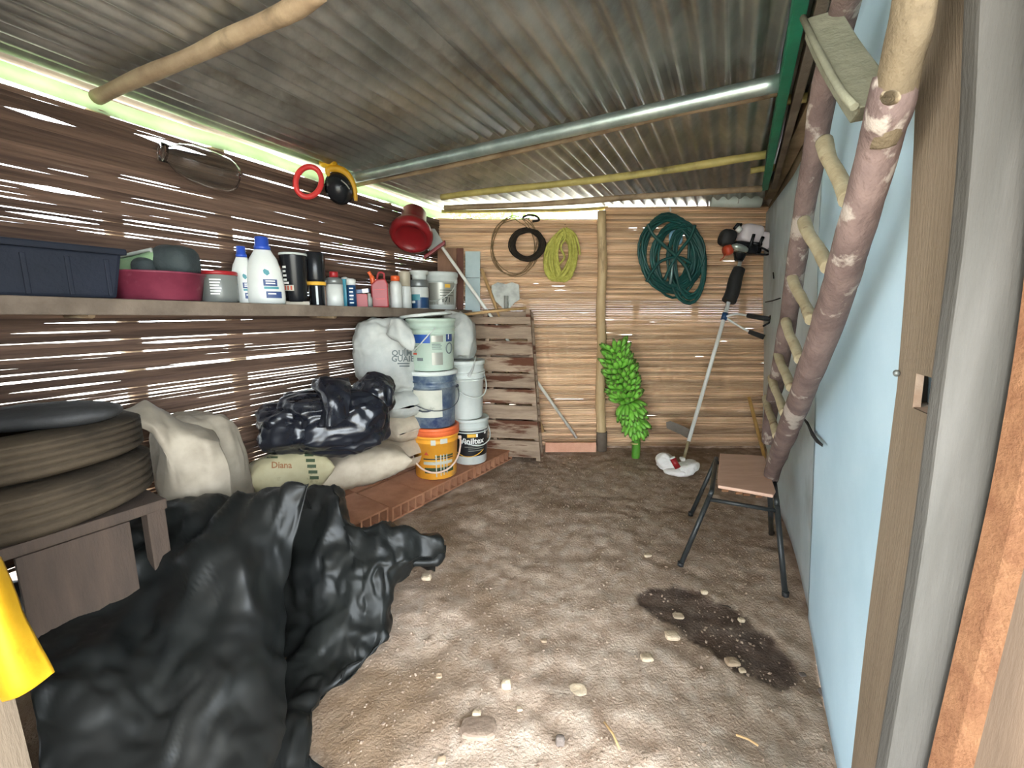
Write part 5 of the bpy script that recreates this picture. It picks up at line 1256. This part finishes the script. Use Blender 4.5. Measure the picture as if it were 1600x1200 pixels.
# ================================================================== STRIMMER
tb, tt_ = P(1061, 742, 3.24), P(1158, 404, 3.56)
o = thing('grass_trimmer', 'petrol grass trimmer leaning on the back wall, engine up, white rag at its foot', 'grass trimmer', P(1063, 730, 3.2))
def on_shaft(py): t = (742-py)/(742-404); return tb.lerp(tt_, t)
mb = MB(); mb.tube([on_shaft(690), on_shaft(404)], .0145, 12); mb.build('shaft', 'aluminium', o)
mb = MB(); mb.tube([on_shaft(728), on_shaft(690)], .0115, 10); mb.build('lower_shaft', 'rung_pale', o)
mb = MB(); mb.tube([on_shaft(744), on_shaft(716)], [.016, .013], 10); mb.build('gearbox', 'shovel_steel', o)
g0, g1 = on_shaft(472)+V((-.006, -.01, 0)), on_shaft(420)+V((.004, -.01, 0))
mb = MB(); mb.tube(smooth_path([g0, g0.lerp(g1, .3)+V((.006, 0, 0)), g0.lerp(g1, .7)+V((-.004, 0, 0)), g1], 5), [.052, .054, .053, .052, .052, .052, .051, .052, .052, .05, .05, .048, .047, .046, .045, .044], 14); mb.build('grip_sleeve', 'black_rubber', o)
Yg = 3.46
def gp(x, y, d=0): return P(x, y, Yg-d)
mb = MB(); mb.tube([gp(1154, 408), gp(1156, 398), gp(1157, 386)], [.03, .045, .07], 16); mb.build('clutch_housing', 'black_gloss', o)
k = mpp(gp(1160, 375))
mb = MB(); mb.grid(sblob(k*24, .06, k*10, T(gp(1165, 388)) @ Ry(.12), 18, 26, .6, .7, .002, 20), closed_u=True); mb.build('crankcase', 'black_gloss', o)
mb = MB(); mb.grid(sblob(k*17, .075, k*14, T(gp(1172, 366)) @ Ry(.15), 20, 30, .5, .6, .002, 20), closed_u=True); mb.build('engine_cover', 'engine_white', o)
mb = MB(); mb.grid(sblob(k*10, .06, k*14, T(gp(1191, 377)) @ Ry(.15), 18, 26, .5, .6, .002, 20), closed_u=True); mb.build('exhaust_cover', 'engine_white', o)
mb = MB(); mb.grid(sblob(k*12, .065, k*13, T(gp(1136, 372)) @ Ry(.25), 18, 26, .75, .75, .006, 30), closed_u=True); mb.build('air_filter', 'black_rubber', o)
mb = MB(); mb.grid(sblob(k*14, .05, k*5.5, T(gp(1155, 388, .05)) @ Ry(.3), 16, 24, .8, .8, .001, 20), closed_u=True); mb.build('starter', 'engine_silver', o)
mb = MB(); mb.grid(sblob(k*6.5, .05, k*8, T(gp(1137, 391, .02)) @ Ry(-.3), 16, 22, .7, .7, .002, 20), closed_u=True); mb.build('fuel_tank', 'engine_red', o)
mb = MB(); mb.tube([gp(1148, 358, .03), gp(1153, 351, .03), gp(1158, 352, .03)], .016, 10); mb.build('throttle_lever', 'black_gloss', o)
mb = MB(); mb.tube([gp(1152, 356, .05), gp(1158, 361, .06)], .02, 10); mb.build('filler_cap', 'print_white', o)
for pts in ([(1172, 386), (1178, 366)], [(1186, 384), (1192, 370)], [(1176, 380), (1190, 382)]):
    mb = MB(); mb.tube([gp(x, y, .09) for x, y in pts], .012, 8); mb.build('guard_bar', 'black_gloss', o)
mb = MB(); mb.tube(smooth_path([gp(x, y, .05) for x, y in ((1172, 393), (1186, 386), (1202, 394), (1198, 398), (1182, 396))], 5), .0075, 8); mb.build('stand_loop', 'black_gloss', o)
mb = MB(); mb.tube([gp(1133, 397, .03), gp(1130, 403, .02), gp(1125, 407, .02)], .004, 6); mb.build('pull_cord', 'engine_red', o)
hb = on_shaft(496); mb = MB(); mb.tube([on_shaft(501), on_shaft(490)], .022, 12); mb.build('clamp', 'dark_blue', o)
mb = MB(); mb.tube(smooth_path([hb, P(1150, 491, 3.40), P(1168, 493, 3.32)], 6), .008, 8); mb.tube(smooth_path([hb, P(1152, 508, 3.44), P(1170, 518, 3.40)], 6), .008, 8); mb.build('handlebar', 'aluminium', o)
mb = MB(); mb.tube([P(1168, 493, 3.32), P(1204, 499, 3.18)], [.017, .019], 12); mb.build('grip', 'black_rubber', o)
mb = MB(); mb.tube([P(1170, 518, 3.40), P(1194, 527, 3.34)], [.017, .02], 12); mb.build('grip', 'black_rubber', o)
mb = MB(); mb.tube([P(1202, 494, 3.18), P(1210, 500, 3.17), P(1208, 513, 3.18)], .013, 8); mb.tube([P(1204, 503, 3.2), P(1192, 510, 3.22)], .007, 8); mb.build('throttle_trigger', 'black_gloss', o)
# steel blade/guard
poly = [(1041, 660), (1048, 658), (1068, 666), (1078, 671), (1076, 686), (1064, 679), (1057, 676), (1042, 669)]
A = [P(x, y, 3.42) for x, y in poly]; Bk = [v+V((0, .006, 0)) for v in A]; n = len(A)
o2 = thing('steel_guard', 'flat grey steel guard plate standing by the foot of the trimmer', 'plate', A[4])
mb = MB(); mb.add(A+Bk, [tuple(range(n)), tuple(range(2*n-1, n-1, -1))]+[(i, i+n, (i+1) % n+n, (i+1) % n) for i in range(n)]); mb.build('plate_body', 'blade_steel', o2)
# white rag with red can
p = PZ(1060, 738, .02); k = mpp(p)
o = thing('white_rag', 'crumpled white plastic rag on the ground under the trimmer head', 'rag', V((p.x, p.y, 0)))
mb = MB()
mb.grid(sblob(k*17, .07, k*13, T(PZ(1045, 725, .06)+V((0, .03, -.0))) @ Ry(.6), 34, 44, .8, .8, .012, 14, 4, .03, 14), closed_u=True)
mb.grid(sblob(k*17, .07, k*9, T(PZ(1074, 730, .05)+V((0, .0, 0))) @ Ry(-.35), 34, 44, .8, .8, .012, 14, 6, .03, 14), closed_u=True)
mb.grid(sblob(k*22, .07, k*6, T(PZ(1060, 736, .02)), 24, 44, .8, .8, .01, 14, 7, .02, 14), closed_u=True); mb.build('rag_body', 'rag_white', o)
mb = MB(); mb.grid(sblob(k*5, .03, k*4, T(P(1066, 717, p.y+.06)), 14, 20, amp=.01, freq=20, seed=2, ramp=.01), closed_u=True); mb.build('rag_tip', 'rag_white', o)
o = thing('small_can', 'small red can with a white top sunk in the white rag', 'can', P(1058, 728, p.y-.02))
a, b = P(1059, 731, p.y-.06), P(1051, 716, p.y-.04); mb = MB(); mb.tube([a, b], .022, 14); mb.build('can_body', 'red_can', o)
mb = MB(); mb.tube([b, b+(b-a)*.12], [.021, .018], 14); mb.build('can_top', 'print_white', o)

# ================================================================== LADDER
ld = thing('log_ladder', 'rustic red-brown log ladder with pale rungs and a forked top, leaning along the right wall', 'ladder', PR(1205, 735, .1))
def lr(px, py, off=.10): return PR(px, py, off)
def log(pts, rad, name, mat, n=14, seed=0):
    pp = smooth_path(pts, 8); m = len(pp); rr = np.interp(np.linspace(0, 1, m), np.linspace(0, 1, len(rad)), rad)
    A = []
    base = MB(); base.tube(pp, list(rr), n)
    vv = np.array([tuple(v) for v in base.v]); ctr = np.repeat(np.array([tuple(p) for p in pp]), n, 0); dr = vv-ctr
    f = 1+(fbm(vv*np.array([16, 16, 8.])+seed, seed, 3)-.5)*.32; base.v = [tuple(v) for v in ctr+dr*f[:, None]]
    return base.build(name, mat, ld)
rl = [(1352, -90, .12), (1318, 20, .12), (1290, 130, .12), (1270, 250, .12), (1252, 360, .12), (1236, 470, .115), (1221, 560, .11), (1205, 640, .10), (1200, 690, .10)]
def rad_at(pts, pxw): return [mpp(lr(*q))*w/2 for q, w in zip(pts, pxw)]
log([lr(*q) for q in rl], rad_at(rl, (44, 42, 38, 33, 29, 26, 23, 19, 18)), 'rail', 'ladder_red', seed=2)['label'] = 'thinner far rail'
rr_ = [(1402, 112, .12), (1393, 165, .12), (1372, 235, .12), (1350, 320, .12), (1325, 400, .12), (1298, 490, .11), (1270, 570, .11), (1240, 650, .10), (1214, 715, .10), (1204, 748, .10)]
log([lr(*q) for q in rr_], rad_at(rr_, (58, 64, 56, 52, 48, 44, 38, 32, 25, 22)), 'rail', 'ladder_red', seed=5)['label'] = 'thicker near rail'
ra = [(1440, -120, .12), (1425, 20, .12), (1408, 100, .12), (1392, 170, .12), (1378, 220, .12)]
log([lr(*q) for q in ra], rad_at(ra, (56, 58, 58, 60, 50)), 'fork_arm', 'ladder_pale', seed=7)['label'] = 'upright arm of the fork'
# sawn left arm of the fork
e = [(1281, 22, .16), (1304, 66, .15), (1330, 108, .145), (1352, 140, .14), (1374, 162, .13)]
top = [lr(*q) for q in e]; low = [lr(*q) for q in [(1276, 56, .16), (1296, 98, .15), (1318, 134, .145), (1338, 164, .14), (1354, 188, .13)]]
A = []
for t_, l_ in zip(top, low):
    ins = NR*.022; A.append([t_+ins, l_+ins, l_-ins*1.6, t_-ins*1.6])
A = crm(np.array([[tuple(v) for v in q] for q in A]), 4); mb = MB(); mb.grid(A, smooth=False, closed_u=True); mb.f += [(0, 1, 2, 3), tuple((len(A)-1)*4+q for q in (3, 2, 1, 0))]; mb.sm += [False]*2; mb.mi += [0]*2
tag(mb.build('fork_arm', 'fork_face', ld, bevel=.003), 'sawn left arm of the fork')
mb = MB(); mb.tube([v+NR*.03+V((0, 0, .003)) for v in top], .006, 8); mb.build('cut_edge', 'fork_face', ld)
kp = lr(1392, 152, .155); sp = []
for q in range(40):
    t = q*.42; sp.append(lr(1392+ (3+q*.27)*math.cos(t), 152+(2+q*.2)*math.sin(t), .158))
mb = MB(); mb.tube(sp, .003, 6); mb.build('knot', 'ladder_pale', ld)
for (x0, y0, x1, y1, w) in ((1288, 222, 1326, 312, 21), (1256, 346, 1294, 418, 17), (1237, 430, 1268, 500, 14), (1228, 502, 1250, 562, 13), (1216, 553, 1236, 606, 12), (1206, 590, 1226, 646, 11), (1197, 622, 1214, 682, 10)):
    a, b = lr(x0, y0, .125), lr(x1, y1, .12); r = mpp(a)*w/2
    log([a, a.lerp(b, .33)+NR*.004, a.lerp(b, .66), b], [r*1.1, r, r*.95, r], 'rung', 'rung_pale', seed=int(x0))
# yellow stick behind the chair
a, b = PR(1170, 620, .30), PZ(1194, 716, .01)
a = P(1170, 620, 3.5); b = P(1195, 716, 3.38)
o = thing('broom_stick', 'short tan stick leaning in the right back corner behind the chair', 'stick', b)
mb = MB(); mb.tube([b, a], .014, 10); mb.build('stick_body', 'stick_yellow', o)

# ================================================================== CHAIR
FL, FR_, BL_, BR_ = PZ(1063, 884, 0), PZ(1227, 931, 0), PZ(1079, 805, 0), PZ(1205, 836, 0)
ch = thing('school_chair', 'small black tubular chair frame with a pinkish-brown wooden seat and no backrest', 'chair', (FL+FR_+BL_+BR_)/4)
ZS = .40
TL, TR = PZ(1112, 768, ZS-.03), PZ(1213, 781, ZS-.03)
KL, KR = PZ(1119, 716, ZS-.015), PZ(1206, 722, ZS-.015)
tr_ = .0115
mb = MB(); mb.tube([FL, TL.lerp(FL, .05)], tr_, 10); mb.build('leg', 'chair_black', ch)
mb = MB(); mb.tube([FR_, TR.lerp(FR_, .05)], tr_, 10); mb.build('leg', 'chair_black', ch)
mb = MB(); mb.tube([BL_, KL+V((-.01, -.02, 0))], tr_, 10); mb.build('leg', 'chair_black', ch)
mb = MB(); mb.tube([BR_, PZ(1203, 770, ZS-.03)], tr_, 10); mb.build('leg', 'chair_black', ch)
for a, b in ((TL, KL), (TR, KR)):
    mb = MB(); mb.tube(smooth_path([a.lerp(FL if a == TL else FR_, .05), a+V((0, 0, .004)), a.lerp(b, .3)+V((0, 0, .003)), b], 5), tr_, 10); mb.build('side_rail', 'chair_black', ch)
u = FL.lerp(TL, .90); w = FR_.lerp(TR, .88); mb = MB(); mb.tube([u, w], .0095, 10); mb.build('stretcher', 'chair_black', ch)
u = TL.lerp(KL, .85); w = TR.lerp(KR, .85); mb = MB(); mb.tube([u, w], .0095, 10); mb.build('stretcher', 'chair_black', ch)
for v in (FL, FR_, BL_, BR_): mb = MB(); mb.tube([v+V((0, 0, -.002)), v+V((0, 0, .02))], .014, 10); mb.build('foot_cap', 'black_rubber', ch)
sA = [PZ(1122, 758, ZS), PZ(1208, 773, ZS), PZ(1212, 766, ZS), PZ(1194, 712, ZS+.012), PZ(1125, 708, ZS+.012), PZ(1121, 748, ZS)]
n = len(sA); Bk = [v-V((0, 0, .016)) for v in sA]; mb = MB(); mb.add(sA+Bk, [tuple(range(n)), tuple(range(2*n-1, n-1, -1))]+[(i, i+n, (i+1) % n+n, (i+1) % n) for i in range(n)]); mb.build('seat', 'chair_seat', ch, bevel=.005)
for t in (.12, .38, .52, .74):
    q = sA[0].lerp(sA[1], t); mb = MB(); mb.box(.03, .006, .01, T(q+V((.004, -.001, -.021)))); mb.build('chip', 'cut_wood', ch)

# ================================================================== STONES
def stone(px, py, wpx, hpx, mat, label, seed, flat=.5, yaw=0):
    p = PZ(px, py, 0); p.z = fz(p.x, p.y); k = mpp(p); r = random.Random(seed)
    o = thing('stone', label, 'stone', p, 'stones on the earth floor')
    bm_v = []
    a, b, c = k*wpx/2, k*wpx/2*.8, k*hpx/2*flat
    mb = MB(); A = sblob(a, b, c, T(p+V((0, 0, c*.6))) @ Rz(yaw) @ Rx(r.uniform(-.2, .2)), 8, 10, .55, .6, a*.25, 1.2/a, seed); mb.grid(A, smooth=False, closed_u=True); mb.build('stone_body', mat, o)
for i, (px, py, w, h, mt_, lb) in enumerate((
    (1050, 993, 23, 18, 'stone_pale', 'squarish pale stone on the near edge of the dark oil stain'),
    (1011, 1027, 20, 14, 'stone_pale', 'small pale two-lobed stone just nearer than the squarish one'),
    (791, 1075, 16, 26, 'stone_pale', 'upright cream stone alone in the middle of the bare floor'),
    (903, 1076, 28, 9, 'stone_pale', 'flat pale sliver to the right of the upright cream stone'),
    (1100, 927, 10, 13, 'stone_pale', 'small white pebble at the far end of the oil stain'),
    (1144, 1034, 22, 15, 'stone_tan', 'tan stone in the near half of the oil stain'),
    (1160, 1046, 11, 10, 'stone_pale', 'little round pebble right of the tan stone in the stain'),
    (666, 903, 16, 18, 'stone_pale', 'pale pointed stone near the tip of the tarp'),
    (1060, 962, 18, 6, 'stone_pale', 'thin curved pale chip inside the oil stain'),
    (1158, 970, 10, 12, 'stone_pale', 'pale pebble on the right edge of the oil stain'),
    (875, 1165, 14, 34, 'stone_grey', 'dark grey shard near the bottom of the photo'),
    (748, 1143, 56, 20, 'stone_brown', 'broad brown-grey stone half buried in the near floor'),
    (690, 1187, 14, 14, 'stone_tan', 'tan pebble at the near edge of the floor, left of centre'),
    (745, 1120, 14, 18, 'stone_pale', 'cream pebble just behind the broad half-buried stone'),
    (812, 1110, 10, 8, 'stone_pale', 'small cream pebble below the upright cream stone'),
    (1012, 870, 13, 10, 'stone_pale', 'pale pebble left of the chair foot'),
    (1254, 1052, 10, 8, 'stone_grey', 'grey pebble right of the oil stain by the blue sheet'),
    (1292, 1083, 22, 12, 'stone_grey', 'dark clod at the foot of the blue sheet'),
    (850, 1000, 10, 8, 'stone_tan', 'tan pebble in the middle of the floor, left of the stain'),
    (686, 1054, 11, 9, 'stone_tan', 'tan pebble right of the lower tarp edge'))):
    stone(px, py, w, h, mt_, lb, i+3)
# loose gravel
r = random.Random(2); mb = MB()
ico = [(0, 0, 1), (.9, 0, .1), (0, .9, .0), (-.9, 0, .1), (0, -.9, 0), (0, 0, -1)]; icf = [(0, 1, 2), (0, 2, 3), (0, 3, 4), (0, 4, 1), (5, 2, 1), (5, 3, 2), (5, 4, 3), (5, 1, 4)]
for i in range(5200):
    y = .75+2.9*r.random()**1.1; lo_ = -.5 if y < 2.3 else -.5+.5*(y-2.3)/1.2; x = lo_+(2.15+.469*(y-3.72)-lo_)*r.random()
    if x > 2.15+.469*(y-3.72): continue
    s = .0025+.006*r.random()**3; m = T((x, y, fz(x, y)+s*.3)) @ Rz(r.random()*6) @ Rx(r.random())
    mb.add([(a*s*r.uniform(.7, 1.3), b*s*r.uniform(.6, 1.2), c*s*r.uniform(.4, .8)) for a, b, c in ico], icf, m)
o = mb.build('gravel', 'pebble', recalc=False); tag(o, 'fine loose gravel scattered over the whole earth floor', 'gravel', kind='stuff')
# a few dark twigs
for i, (x0, y0, x1, y1, lb) in enumerate(((1128, 946, 1142, 950, 'short dark twig on the right edge of the oil stain'), (944, 1128, 968, 1170, 'thin pale-brown twig on the near floor in front of the stain'), (1150, 1148, 1185, 1165, 'thin brown twig on the pale near floor by the door post'))):
    a, b = PZ(x0, y0, .008), PZ(x1, y1, .008); o = thing('twig', lb, 'twig', a)
    mb = MB(); mb.tube([a, a.lerp(b, .5)+V((.004, 0, .003)), b], .003, 6); mb.build('twig_body', 'wire_dark' if i == 0 else 'stick_tan', o)
# leaves outside the gap over the back wall
o = thing('leafy_bush', 'bright green bush outside, seen through the gap over the back wall', 'bush', (-.2, 5.2, -.1))
mb = MB(); r = random.Random(7)
for i in range(1500):
    c = V((r.gauss(-.3, .45), 5.2+r.gauss(0, .35), 2.25+r.gauss(0, .28))); m = T(c) @ Rz(r.random()*6.3) @ Rx(r.uniform(-.8, .8)) @ Ry(r.uniform(-.8, .8)); s = r.uniform(.04, .08)
    mb.add([(-s, 0, 0), (0, -s*.4, .01), (s, 0, 0), (0, s*.4, .01)], [(0, 1, 2, 3)], m)
f_ = mb.build('leaves', 'leaf_light', o, recalc=False); f_['kind'] = 'stuff'
mb = MB(); mb.tube([V((-.2, 5.2, -.1)), V((-.15, 5.2, 1.0)), V((-.1, 5.2, 2.1))], [.05, .04, .02], 8); mb.build('stem', 'pole_brown', o)

# prints, labels and small fittings belong to the body they sit on
SUBS = ('label', 'print_', 'logo', 'lettering', 'paint_', 'handle_ear', 'handle_grip', 'rim_', 'strip', 'ridge_line', 'ladder_knot')
for root in [ob for ob in list(bpy.data.objects) if ob.parent is None and 'label' in ob]:
    kids = list(root.children); main = [c for c in kids if c.name.split('.')[0] in ('body', 'sack_body')]
    if not main: continue
    hd = [c for c in kids if c.name.split('.')[0] == 'handle']
    for c in kids:
        st_ = c.name.split('.')[0]
        if st_ in ('handle_ear', 'handle_grip') and hd: c.parent = hd[0]
        elif st_.startswith(SUBS): c.parent = main[0]
